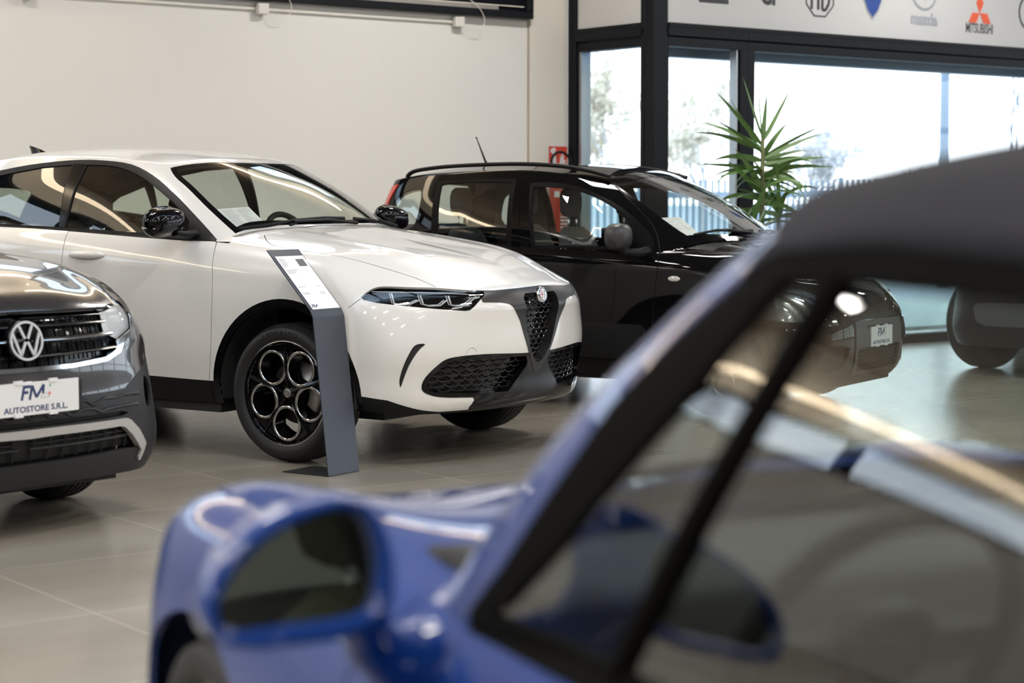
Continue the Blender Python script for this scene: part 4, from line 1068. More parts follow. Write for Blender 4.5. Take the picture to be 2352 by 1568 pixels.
    def wheel(x, s_):
        w_ = empty('wheel'); w_.parent = t; w_.location = (x, s_ * .805, .347); 
        if s_ < 0: w_.rotation_euler = (0, 0, math.pi)
        mb = MB(); tyre(mb, .347, .262, .225, 4); ty = mb.build('tyre', M_TYRE, w_)
        for j, ch_ in enumerate('SCORPION'):
            a = R(66 + j * 5.6)
            put_mesh('lettering', text_mesh(ch_, .026, .0012, bold=.0008, sx=1.1), Matrix.Translation((.302 * math.cos(a), .1195, .302 * math.sin(a))) @ frame_mat((0, 0, 0), (-math.sin(a), 0, math.cos(a)), (math.cos(a), 0, math.sin(a))), mat('raised_rubber', (.03, .03, .031), .5), ty)
        alloy_white(w_); return w_
    for x in (0, -2.636):
        for s_ in (1, -1):
            w_ = wheel(x, s_)
            if s_ > 0: pass
    for cx in (0, -2.636): well(t, cx, .352, .43, .56, .90)
    # --- underside, cabin
    mb = MB(); mb.box(-3.35, .40, -.62, .62, .21, .30); mb.box(.40, .74, -.60, .60, .29, .34); mb.box(-2.2, -.46, -.86, .86, .22, .30); mb.box(.44, .60, -.70, .70, .285, .32); mb.box(.60, .78, -.45, .45, .28, .32); mb.build('underbody', M_INT, t)
    mb = MB()
    for s_ in (1, -1): mb.box(-3.2, -.45, s_ * .79 - .01, s_ * .79 + .01, .3, 1.09)
    mb.box(-3.2, -3.18, -.78, .78, .3, 1.0); mb.box(-3.18, -2.3, -.78, .78, .98, 1.0); mb.build('cabin_lining', M_INT, t)
    interior(t, 1.1, (-1.62,), dash=1.085, head=1.25, seat_h=(.55, 1.12), rear_x=None, front=-.50, back=-3.1)
    # --- mirrors, handles, wiper, fin
    for s_ in (1, -1):
        rows = []
        for k, v in enumerate(np.sin(np.linspace(-math.pi / 2, math.pi / 2, 17))):
            hgt = .078 * (1 - abs(v) ** 3.0) ** .5 + .001; dep = .085 * (1 - abs(v) ** 3.2) ** .5 + .001; cz = 1.193 + .012 * (v) * -1
            y = .975 + .128 * v
            ring_ = []
            for a in range(0, 360, 15):
                c, q = math.cos(R(a)), math.sin(R(a)); ce = abs(c) ** .75 * (1 if c > 0 else -1); se = abs(q) ** .8 * (1 if q > 0 else -1)
                ring_.append((-.742 + dep * ce + (0.0 if c > 0 else .02), s_ * y, cz + hgt * se * (1.0 - .12 * (1 if c > 0 else 0))))
            rows.append(ring_)
        mb = MB(); mb.grid(rows, wrap=True); mb.add(rows[0], [tuple(range(24))], 0, True); mb.add(rows[-1], [tuple(range(24))], 0, True)
        mo = mb.build('door_mirror', M_BLKG, t)
        mb = MB(); mb.tube([(-.70, s_ * .93, 1.135), (-.685, s_ * .87, 1.125), (-.68, s_ * .80, 1.13)], [.03, .028, .035], 12, flat=.6); mb.build('mirror_arm', M_BLKP, mo, auto=60)
        mb = MB(); mb.tube([(-.765, s_ * 1.096, 1.161), (-.74, s_ * 1.099, 1.160), (-.69, s_ * 1.08, 1.158)], .004, 6); mb.build('indicator', M_LENS if 0 else mat('indicator_lens', (.5, .45, .42), .15, coat=1), mo)
        mb = MB(); mb.add([(-.806, s_ * .90, 1.15), (-.806, s_ * 1.03, 1.15), (-.806, s_ * 1.03, 1.225), (-.806, s_ * .90, 1.225)], [(0, 1, 2, 3)]); mb.build('mirror_glass', M_CHROME, mo)
        for hx, hn in ((-1.375, 'door_handle'), (-2.30, 'door_handle')):
            rows = []
            for v in np.linspace(-1, 1, 13):
                k = (1 - abs(v) ** 2.6) ** .5 + .02; x = hx + .135 * v; p = S.ray(x, 1.01 + (.03 if hx < -2 else 0), 'side') or Vector((x, .9, 1.01))
                rows.append([(x, s_ * (p.y + .016 * k * math.cos(R(a)) + .018 * (1 - v * v)), p.z + .019 * k * math.sin(R(a))) for a in range(0, 360, 30)])
            mb = MB(); mb.grid(rows, wrap=True); mb.build(hn, WH, t)
    for (a, b, nm) in (((-.47, -.62), (-.365, .02), 'wiper'), ((-.40, .0), (-.46, .62), 'wiper')):
        pass
    mb = MB(); G = lambda x, w_, h: (x, w_, (S.ray(x, abs(w_), 'top') or Vector((0, 0, 1.1))).z + h)
    mb.tube([G(-.50, -.66, .010), G(-.43, -.52, .012), G(-.39, -.34, .014), G(-.37, -.12, .016), G(-.365, .05, .014)], .007, 8, flat=1.4); mb.tube([G(-.38, -.36, .02), G(-.35, -.1, .018), G(-.33, .12, .01)], .008, 8)
    mb.box(-.40, -.38, -.39, -.33, 1.165, 1.18); mb.build('wiper', M_BLKP, t, auto=50)
    mb = MB(); mb.tube([G(-.44, .56, .010), G(-.385, .34, .012), G(-.37, .14, .012)], .008, 8); mb.tube([G(-.39, .40, .02), G(-.36, .52, .012)], .009, 8); mb.build('wiper', M_BLKP, t, auto=50)
    mb = MB(); rows = []
    for v in np.linspace(0, 1, 8): rows.append([(-2.72 + .17 * u - .02 * v, (.022 * (1 - v * .7)) * s_ * math.sin(math.pi * max(.02, min(.98, u))), 1.575 + v * .055 * (1 - u) ** .8) for s_, u in [(1, q) for q in np.linspace(0, 1, 9)] + [(-1, q) for q in np.linspace(1, 0, 9)[1:-1]]])
    mb.grid(rows, wrap=True); mb.build('roof_antenna', M_BLKG, t)
    return S, t
L1 = [(0.152, 0.859), (0.145, 0.812), (0.122, 0.804), (0.065, 0.807), (0.02, 0.825)]
L2 = [(0.012, 0.847), (0.0, 0.804), (-0.027, 0.796), (-0.085, 0.797), (-0.118, 0.82)]
L3 = [(-0.13, 0.843), (-0.141, 0.798), (-0.17, 0.791), (-0.216, 0.792), (-0.264, 0.825), (-0.296, 0.832)]
LT = [(0.245, 0.867), (0.149, 0.866), (-0.02, 0.861), (-0.174, 0.853), (-0.305, 0.842)]
# ================================================================= small black hatchback
def build_black():
    S = Shell()
    side_x = [.18, -.12, -.42, -.85, -1.35, -1.85, -2.28, -2.52]
    def row(front, zs, ws, rear): return front + [(x, w_, z) for x, w_, z in zip(side_x, ws, zs)] + rear
    def rr(z, w_, xe=-2.70): return [(xe + .06, w_ * .88, z), (xe, w_ * .5, z), (xe - .01, 0, z)]
    rows = [
      row([(.68, 0, .19), (.67, .25, .19), (.63, .46, .19), (.55, .64, .20), (.46, .71, .21), (.34, .755, .22)], [.22] * 8, [.77, .78, .79, .79, .79, .79, .78, .74], rr(.30, .74)),
      row([(.735, 0, .28), (.73, .25, .28), (.705, .46, .28), (.63, .66, .28), (.50, .745, .29), (.36, .785, .30)], [.30] * 8, [.795, .80, .805, .805, .805, .805, .795, .76], rr(.40, .77)),
      row([(.755, 0, .46), (.752, .25, .46), (.73, .46, .46), (.655, .67, .46), (.52, .765, .46), (.36, .80, .46)], [.47] * 8, [.81, .81, .81, .81, .81, .81, .80, .77], rr(.58, .78)),
      row([(.735, 0, .60), (.73, .25, .60), (.705, .46, .60), (.625, .665, .60), (.49, .755, .60), (.35, .795, .61)], [.64] * 8, [.81, .81, .805, .80, .80, .805, .80, .77], rr(.75, .77)),
      row([(.675, 0, .72), (.665, .25, .72), (.63, .45, .72), (.56, .645, .72), (.45, .74, .73), (.33, .785, .74)], [.78, .80, .80, .81, .81, .82, .84, .86], [.80, .80, .795, .79, .79, .795, .79, .75], rr(.92, .75, -2.68)),
      row([(.60, 0, .785), (.59, .25, .785), (.56, .44, .79), (.49, .61, .80), (.39, .70, .82), (.27, .75, .85)], [.90, .925, .93, .935, .94, .95, .97, 1.0], [.775, .785, .785, .78, .78, .785, .775, .72], rr(1.05, .72, -2.66)),
      row([(.55, 0, .81), (.54, .25, .81), (.51, .42, .815), (.44, .57, .83), (.34, .65, .86), (.22, .695, .90)], [.955, .98, .975, .985, 1.0, 1.02, 1.04, 1.06], [.71, .725, .765, .765, .765, .765, .75, .69], [(-2.60, .60, 1.08), (-2.63, .35, 1.08), (-2.64, 0, 1.08)]),
    ]
    A, tc_, tr_ = wall(rows, 0.03)
    S.add(A, 0)
    top = A[-1]; k4 = int(np.argmin(abs(tc_ - 4))); k8 = int(np.argmin(abs(tc_ - 8)))
    base = [(-.05, 0, 1.055), (-.07, .30, 1.05), (-.155, .56, 1.042)] + [rows[6][8]] + rows[6][9:]
    base[3] = rows[6][8]
    ntop = [(-.80, 0, 1.475), (-.815, .28, 1.468), (-.865, .49, 1.435), (-.98, .585, 1.43), (-1.15, .605, 1.465), (-1.45, .615, 1.49), (-1.85, .615, 1.485), (-2.24, .60, 1.465), (-2.46, .575, 1.435), (-2.53, .50, 1.43), (-2.57, .30, 1.44), (-2.58, 0, 1.445)]
    mid = []
    for k, (a, b) in enumerate(zip(base, ntop)):
        c = (np.array(a) + np.array(b)) / 2
        bul = [(.02, 0, .025), (.02, 0, .025), (.014, .014, .02), (.01, .035, .018), (0, .035, .006)][min(k, 4)] if k < 9 else (-.01, .0, 0)
        mid.append(tuple(c + np.array(bul)))
    q1 = [tuple(spl([a, m_, b], [1.55])[0]) for a, b, m_ in zip(base, ntop, mid)]
    G, gc, gr = wall([base, mid, q1, ntop], 0.03)
    S.add(G, 2)
    g3 = int(np.argmin(abs(gc - 3)))
    hoodc = spl([tuple(top[0]), (.46, 0, .865), (.30, 0, .925), (.12, 0, .985), tuple(G[0][0])], np.linspace(0, 4, 30))
    H = coons(top[:k4 + 1], top[k4:k8 + 1], G[0][:g3 + 1], hoodc)
    n_, m_ = H.shape[:2]
    for i in range(n_):
        for j in range(m_):
            u, v = j / (m_ - 1), i / (n_ - 1); H[i, j, 2] += .02 * math.sin(math.pi * u) * math.sin(math.pi * v)
    S.add(H, 1)
    g8 = int(np.argmin(abs(gc - 8)))
    roofc = spl([tuple(G[-1][0]), (-.95, 0, 1.508), (-1.2, 0, 1.528), (-1.6, 0, 1.54), (-2.0, 0, 1.53), (-2.35, 0, 1.50), tuple(G[-1][-1])], np.linspace(0, 6, 60))
    RF = coons(G[-1][:g3 + 1], G[-1][g3:g8 + 1], G[-1][g8:][::-1], roofc)
    n_, m_ = RF.shape[:2]
    for i in range(n_):
        for j in range(m_):
            u, v = j / (m_ - 1), i / (n_ - 1); RF[i, j, 2] += .012 * math.sin(math.pi * u) * math.sin(math.pi * v)
    S.add(RF, 3)
    S.weld(0.003)
    return S
#PARTS

def make_black():
    S = build_black()
    t = empty('hatchback_car', (1.62, 12.246, 0), R(-32.1))
    tag(t, 'small black hatchback with roof rails parked in front of the glazed corner and fire extinguisher', 'car')
    BK = mat('black_car_paint', (0.003, 0.003, 0.0035), 0.03, spec=0.32)
    hi = lambda c: c.z > .9
    fw = smooth2([(-1.36, 1.405), (-1.25, 1.412), (-1.058, 1.392), (-.856, 1.331), (-.697, 1.26), (-.55, 1.163), (-.452, 1.078), (-.42, 1.014)], 3) + smooth2([(-.428, .95), (-.46, .925), (-.54, .927), (-.63, .985), (-.797, .993), (-1.271, .997)], 2) + [(-1.288, 1.003)]
    S.mark(fw, 'side', 20, lim=hi)
    S.mark([(-1.335, 1.381), (-1.24, 1.385)] + smooth2([(-1.077, 1.373), (-.915, 1.334), (-.753, 1.268), (-.645, 1.2), (-.60, 1.155)], 3) + smooth2([(-.592, 1.13), (-.60, 1.10), (-.64, 1.065)], 2) + [(-.645, 1.016), (-1.265, 1.012)], 'side', 21, only=(20,))
    S.mark([(-2.09, 1.42), (-1.779, 1.436), (-1.47, 1.434), (-1.435, .99), (-1.74, 1.02), (-2.06, 1.05)], 'side', 20, lim=hi)
    S.mark(smooth2([(-2.045, 1.396), (-2.0, 1.404), (-1.779, 1.414), (-1.50, 1.412)], 2) + [(-1.474, 1.012), (-1.74, 1.04), (-2.01, 1.07)], 'side', 21, only=(20,))
    S.mark(smooth2([(-2.20, 1.36), (-2.33, 1.35), (-2.40, 1.30), (-2.44, 1.15), (-2.40, 1.11), (-2.25, 1.11), (-2.20, 1.15)], 3, True), 'side', 22, lim=hi)
    wsl = smooth2([(-.735, 0), (-.74, .15), (-.762, .378), (-.80, .47), (-.85, .525)], 3); wsr = smooth2([(-.85, .525), (-.739, .58), (-.569, .616), (-.432, .635), (-.267, .633), (-.19, .61)], 3); wsb = smooth2([(-.19, .61), (-.14, .5), (-.075, .25), (-.06, 0)], 2)
    S.mark([(-.735, -.02)] + wsl + wsr[1:] + wsb[1:] + [(-.06, -.02)], 'top', 31, only=(2, 3), lim=lambda c: c.z > 1.03)
    S.mark([(-.712, -.02)] + [(x + .022, w_ * .96) for x, w_ in wsl[:-2]] + [(-.815, .505)] + [(x, w_ - .03) for x, w_ in wsr[2:-3]] + [(-.24, .575)] + [(x - .03, w_ * .93) for x, w_ in wsb[2:]] + [(-.09, -.02)], 'top', 30, only=(31,))
    S.mark([(-.01, 1.13), (.46, 1.13), (.44, 1.40), (-.01, 1.42)], 'rear', 23, only=(2,), lim=hi)
    S.mark([(-2.42, 1.40), (-2.50, 1.385), (-2.7, 1.2), (-2.7, 1.08), (-2.50, 1.10), (-2.46, 1.30)], 'side', 24, only=(2, 0), lim=lambda c: c.y > .47 and c.z > 1.05)
    S.mark([(-.13, -.02), (-.14, .3), (-.21, .6), (-.28, .68), (-.06, .66), (-.01, .4), (0, -.02)], 'top', 45, only=(0, 1), lim=lambda c: c.z > .93)
    gap = smooth2([(-.30, .66), (-.194, .66), (-.053, .70), (.12, .70), (.30, .66), (.46, .56), (.55, .44)], 2)
    S.mark([(-.0, -.02), (-.01, .4), (-.06, .66)] + gap[2:] + [(.7, .44), (.7, -.02)], 'top', 41, only=(0, 1), lim=lambda c: c.z > .79)
    S.strip(gap, 'top', .005, 40, only=(0, 1, 41), lim=lambda c: c.z > .79)
    # nose
    S.mark(smooth2([(.12, .60), (.30, .58), (.52, .60), (.60, .66), (.60, .74), (.50, .775), (.30, .765), (.15, .70)], 2, True), 30, 12, only=(0,))
    S.mark([(-.01, .615), (.36, .615), (.38, .585), (-.01, .575)], 'front', 11, only=(0,))
    S.mark(smooth2([(.49, .56), (.70, .565), (.71, .605), (.50, .60)], 1, True), 'front', 13, only=(0,), lim=lambda c: c.x > .3)
    S.mark([(-.01, .575), (.36, .57), (.37, .45), (.36, .255), (-.01, .255)], 'front', 17, only=(0,))
    S.mark([(-.01, .42), (.34, .41), (.33, .27), (-.01, .26)], 'front', 14, only=(0, 17))
    S.mark(smooth2([(.43, .42), (.50, .30), (.66, .30), (.70, .40), (.62, .43)], 2, True), 'front', 15, only=(0,), lim=lambda c: c.x > .3)
    S.mark([(-.01, .26), (.8, .26), (.8, .1), (-.01, .1)], 'front', 16, only=(0,))
    # flank
    S.mark([(-.929, .542)] + smooth2([(-.50, .537), (-.455, .525), (-.443, .50), (-.449, .456), (-.50, .40), (-.60, .335), (-.70, .322)], 2) + [(-1.3, .325), (-2.0, .33), (-2.0, .545)], 'side', 43, only=(0,))
    for cx in (0, -2.2):
        S.mark(arch(cx, .31, .345), 'side', 99, only=(0, 16, 43), lim=lambda c: c.y > .45)
        S.mark(arch(cx, .312, .40), 'side', 44, only=(0, 16, 43), lim=lambda c: c.y > .45)
    S.mark([(-.40, .1), (-.40, .235), (-1.8, .235), (-1.8, .1)], 'side', 46, only=(0,))
    d1 = smooth2([(-.80, 1.385), (-.73, 1.345), (-.483, 1.163), (-.407, 1.057), (-.368, .93), (-.384, .759), (-.395, .544), (-.395, .24)], 2)
    d2 = [(-1.425, 1.42), (-1.395, 1.236), (-1.37, .99), (-1.37, .24)]
    S.strip(d1, 'side', .006, 40); S.strip(d2, 'side', .006, 40); S.strip([(-.395, .30), (-1.8, .30)], 'side', .006, 40)
    S.strip([(-.389, 1.048), (-.249, 1.036)], 'side', .004, 40)
    S.part('body', (0, 1, 2, 3), BK, t, join=True); S.part('bonnet', 41, BK, t, join=True)
    S.part('shut_line', 40, M_GAP, t, join=True, off=-.006, skirt=0)
    S.part('window_trim', 20, mat('matte_black_trim', (.004, .004, .0045), .4, spec=.08), t)
    S.part('side_window', 21, glass('clear_car_glass', (0.78, 0.85, 0.82), refl=1.5, base=0.015), t, off=-.006, skirt=0)
    S.part('quarter_window', 22, MATS['clear_car_glass'], t, off=-.003, skirt=0); S.part('rear_window', 23, MATS['clear_car_glass'], t, join=True, off=-.003, skirt=0)
    S.part('windscreen_frit', 31, M_BLKG, t, join=True, off=-.002, skirt=0)
    S.part('windscreen', 30, MATS['screen_glass'], t, join=True, off=-.002, skirt=0)
    S.part('tail_light', 24, mat('red_lens', (0.62, 0.02, 0.01), 0.12, coat=1.0), t, off=.006, skirt=.02)
    S.part('rear_pillar_lining', 24, M_INT, t, off=-.012, skirt=0)
    S.part('cowl', 45, M_BLKP, t, join=True, off=-.008)
    S.part('headliner', (2, 3), MATS['grey_headliner'], t, join=True, off=-.03, skirt=0)
    S.part('upper_grille', 11, M_BLKP, t, join=True, off=-.01); S.part('lower_grille', 14, M_BLKP, t, join=True, off=-.02)
    S.part('bumper_centre', 17, mat('mid_grey_plastic', (.035, .036, .038), .5), t, join=True, off=.008, skirt=.02)
    S.part('bumper_skirt', 16, M_BLKP, t, join=True); S.part('side_moulding', 43, M_BLKP, t, off=.008, skirt=.02)
    S.part('arch_trim', 44, M_BLKP, t, off=.006, skirt=.03, lim=lambda c: c.x > -1.1); S.part('arch_trim', 44, M_BLKP, t, off=.006, skirt=.03, lim=lambda c: c.x < -1.1); S.part('sill', 46, M_BLKP, t)
    S.part('daytime_light', 13, M_CHROME, t, off=-.012, skirt=0); S.part('fog_light', 15, M_BLKP, t, off=-.03, skirt=0)
    for nm in ('daytime_light', 'fog_light'):
        pass
    hs = S.part('headlight', 12, mat('lamp_reflector', (.30, .30, .31), .18, metal=.9), t, off=-.03, skirt=0)
    for sg, ho in zip((1, -1), hs):
        S.part('lens', 12, M_LENS, ho, sides=(sg,), skirt=0)
        mb = MB(); mb.lathe([(.05, .02), (.055, .03), (.06, .02)], 24, axis='x', M=Matrix.Translation((.58, sg * .50, .68))); mb.build('bulb_ring', M_CHROME, ho)
    mb = MB()
    for z in np.arange(.285, .41, .025): drape(mb, S, [(-.36, z), (.36, z)], 'front', [(-.01, .42), (.34, .41), (.33, .27), (-.01, .26)], .006, .004, 5, False, .05)
    mb.build('grille_bars', M_BLKP, t)
    plate(t, frame_mat((.765, .0, .472), (0, 1, 0), (0, 0, 1)), .345, .118)
    mb = MB(); mb.box(-.0, .013, -.21, .21, .41, .545, M=Matrix.Translation((.745, 0, 0))); mb.build('plate_holder', M_BLKP, t, bevel=.004)
    for x in (0, -2.2):
        for s_ in (1, -1):
            w_ = empty('wheel'); w_.parent = t; w_.location = (x, s_ * .70, .30)
            if s_ < 0: w_.rotation_euler = (0, 0, math.pi)
            mb = MB(); tyre(mb, .30, .195, .185, 3); mb.build('tyre', M_TYRE, w_)
            mb = MB(); mb.lathe([(0, .05), (.05, .05), (.08, .045), (.165, .06), (.18, .075), (.197, .085), (.197, -.07)], 48); mb.build('rim', M_BLKP, w_, auto=40)
            mb = MB()
            for k in range(5):
                a = R(90 + 72 * k); cx, cz = .122 * math.cos(a), .122 * math.sin(a)
                P = [(cx + .074 * math.cos(a + R(36 + 72 * j)) * 1.0, cz + .074 * math.sin(a + R(36 + 72 * j))) for j in range(5)]
                P = smooth2(P, 4, True); mb.tube([(x_, .066 + .1 * max(0, math.hypot(x_, z_) - .12), z_) for x_, z_ in P], .0055, 6, closed=True)
            mb.build('silver_spoke_edge', M_ALU, w_)
    for cx in (0, -2.2): well(t, cx, .312, .35, .48, .78)
    mb = MB(); mb.box(-2.4, .62, -.50, .50, .17, .30); mb.box(-1.82, -.38, -.76, .76, .19, .30); mb.build('underbody', M_INT, t)
    mb = MB()
    for s_ in (1, -1): mb.box(-2.4, -.32, s_ * .745 - .008, s_ * .745 + .008, .3, .97)
    mb.box(-2.42, -2.40, -.74, .74, .3, .98); mb.build('cabin_lining', M_INT, t)
    interior(t, 1.0, (-1.03,), dash=.99, head=1.285, seat_h=(.5, 1.125), rear_x=-1.85, front=-.30, back=-2.3, wd=.70, headw=.11, headh=.095, seatm=mat('grey_seat_fabric', (0.07, 0.07, 0.072), .9), z_seat=.60)
    # roof rails, mirrors, mast, wiper, indicator
    for s_ in (1, -1):
        pts = [(-2.40, .545, 1.452), (-2.36, .55, 1.482), (-2.2, .555, 1.508), (-1.8, .56, 1.528), (-1.4, .56, 1.528), (-1.12, .55, 1.505), (-.93, .535, 1.468), (-.85, .53, 1.446)]
        pts = spl(pts, np.linspace(0, 7, 36)); mb = MB(); mb.tube([(x, s_ * y, z) for x, y, z in pts], .017, 10, flat=.8)
        mb.build('roof_rail', M_BLKP, t, auto=60)
        rows = []
        for v in np.sin(np.linspace(-math.pi / 2, math.pi / 2, 17)):
            k = (1 - abs(v) ** 3) ** .5 + .01
            rows.append([(-.575 + .075 * k * math.copysign(abs(math.cos(R(a))) ** .7, math.cos(R(a))), s_ * (.915 + .10 * v), 1.075 + .082 * k * math.copysign(abs(math.sin(R(a))) ** .8, math.sin(R(a)))) for a in range(0, 360, 15)])
        mb = MB(); mb.grid(rows, wrap=True); mb.add(rows[0], [tuple(range(24))], 0, True); mb.add(rows[-1], [tuple(range(24))], 0, True)
        mo = mb.build('door_mirror', mat('dark_grey_mirror_plastic', (0.03, 0.03, 0.031), .42), t)
        mb = MB(); mb.tube([(-.54, s_ * .90, .985), (-.47, s_ * .86, .975), (-.46, s_ * .76, .985)], [.028, .032, .035], 12, flat=.9); mb.tube([(-.54, s_ * .90, .98), (-.555, s_ * .90, 1.03)], [.03, .04], 12); mb.build('mirror_arm', M_BLKP, mo, auto=60)
        mb = MB(); mb.add([(-.652, s_ * .84, 1.02), (-.652, s_ * .99, 1.02), (-.652, s_ * .99, 1.13), (-.652, s_ * .84, 1.13)], [(0, 1, 2, 3)]); mb.build('mirror_glass', M_CHROME, mo)
        p = S.ray(-.255, .824, 'side'); rows = []
        for v in np.linspace(-1, 1, 9):
            k = (1 - v * v) ** .5 + .02; rows.append([(-.255 + .043 * v, s_ * (p.y + .008 * k * math.cos(R(a))), .824 + .017 * k * math.sin(R(a))) for a in range(0, 360, 30)])
        mb = MB(); mb.grid(rows, wrap=True); mb.build('side_indicator', mat('indicator_clear', (.62, .60, .56), .12, coat=1), t)
    mb = MB(); mb.tube([(-2.10, .0, 1.52), (-2.13, .0, 1.565), (-2.20, .0, 1.72)], [.014, .008, .0035], 8); mb.tube([(-2.20, 0, 1.72), (-2.205, 0, 1.728)], .006, 8); mb.build('antenna_mast', M_BLKP, t)
    G = lambda x, w_, h: (x, w_, (S.ray(x, abs(w_), 'top') or Vector((0, 0, 1.04))).z + h)
    mb = MB(); mb.tube([G(-.23, -.58, .010), G(-.165, -.4, .012), G(-.115, -.2, .014), G(-.10, -.02, .014)], .008, 8); mb.tube([G(-.12, -.28, .02), G(-.08, -.1, .02), G(-.06, .03, .01)], .009, 8); mb.build('wiper', M_BLKP, t, auto=50)
    mb = MB(); mb.tube([G(-.17, .52, .010), G(-.12, .3, .012), G(-.10, .08, .012)], .008, 8); mb.build('wiper', M_BLKP, t, auto=50)
    return S, t
# ================================================================= display stand with price sheet
def make_stand():
    # front edge of the upright on the floor runs from c to r; the foot reaches back under the car side
    c = Vector((-.871, 9.117, 0)) * .993; r_ = Vector((-.741, 9.308, 0)) * .993; u = (r_ - c).normalized(); wd = .231
    back = Vector((-u.y, u.x, 0)) * 1.0            # towards the left of the picture / car
    o = empty('display_stand', c, math.atan2(u.y, u.x)); tag(o, 'tall dark grey metal display stand holding a tilted price sheet beside the white car', 'stand')
    M_ST = mat('blue_reflection_coat', (0.034, 0.042, 0.060), 0.42)  # blue of reflected windows put into the dark base colour
    # local frame: x along the width, y to the back, z up
    th = .005; dep = .285
    mb = MB(); mb.box(0, wd, 0, dep, .0005, th); mb.build('foot_plate', mat('black_powder_coat', (.012, .012, .013), .5), o)
    prof = [(0, th), (.088, .752), (.106, .786), (.372, 1.064)]
    def sheet(p, q, nm, x0=0, x1=wd):
        d = Vector((q[0] - p[0], q[1] - p[1])).normalized(); n = (-d.y * th, d.x * th)
        mb = MB(); mb.add([(x0, p[0], p[1]), (x1, p[0], p[1]), (x1, q[0], q[1]), (x0, q[0], q[1]), (x0, p[0] - n[0], p[1] - n[1]), (x1, p[0] - n[0], p[1] - n[1]), (x1, q[0] - n[0], q[1] - n[1]), (x0, q[0] - n[0], q[1] - n[1])],
            [(0, 1, 2, 3), (7, 6, 5, 4), (0, 4, 5, 1), (1, 5, 6, 2), (2, 6, 7, 3), (3, 7, 4, 0)])
        return mb.build(nm, M_ST, o)
    sheet(prof[0], prof[1], 'upright'); sheet(prof[1], prof[2], 'fold'); top = sheet(prof[2], prof[3], 'sheet_holder')
    # the price sheet
    M = Matrix.Translation(c) @ Matrix.Rotation(math.atan2(u.y, u.x), 4, 'Z')
    p, q = Vector((0, .106, .786)), Vector((0, .372, 1.064)); d = (q - p).normalized(); n = Vector((0, -d.z, d.y))
    F_ = frame_mat(p + n * .0015, (1, 0, 0), d)
    L_ = (q - p).length
    mb = MB(); mb.box(.018, wd - .008, .0, L_ * .885, 0, .001); e = mb.build('tmp_', None)
    sh = put_mesh('price_sheet', e.data, M @ F_, M_PAPER); bpy.data.objects.remove(e)
    tag(sh, 'printed white price sheet lying on the tilted top of the dark display stand', 'paper')
    rnd = random.Random(3)
    mb = MB()
    def ln(x, y, w_, h=.0022): mb.box(x, x + w_, y, y + h, .0011, .0014)
    Y = L_ * .885
    for k in range(7): ln(.028, Y - .018 - k * .0085, rnd.uniform(.03, .055))
    for k in range(3): ln(.028, Y - .092 - k * .009, rnd.uniform(.05, .09))
    ln(.028, Y - .20, .05); ln(.165, Y - .20, .02)
    for k in range(2): ln(.028, Y - .238 - k * .008, .05); ln(.155, Y - .238 - k * .008, .035)
    e = mb.build('tmp_', None); put_mesh('printed_lines', e.data, M @ F_, M_GREYT, sh); bpy.data.objects.remove(e)
    mb = MB(); mb.box(.148, .205, Y - .068, Y - .022, .0011, .0014); e = mb.build('tmp_', None); ph = put_mesh('car_photo', e.data, M @ F_, mat('dark_grey_print', (.09, .09, .09), .5), sh); bpy.data.objects.remove(e)
    put_mesh('lettering', fm_mesh(.020, .0003), M @ F_ @ Matrix.Translation((.052, .020, .0012)), M_NAVYP, sh)
    return o
make_stand()
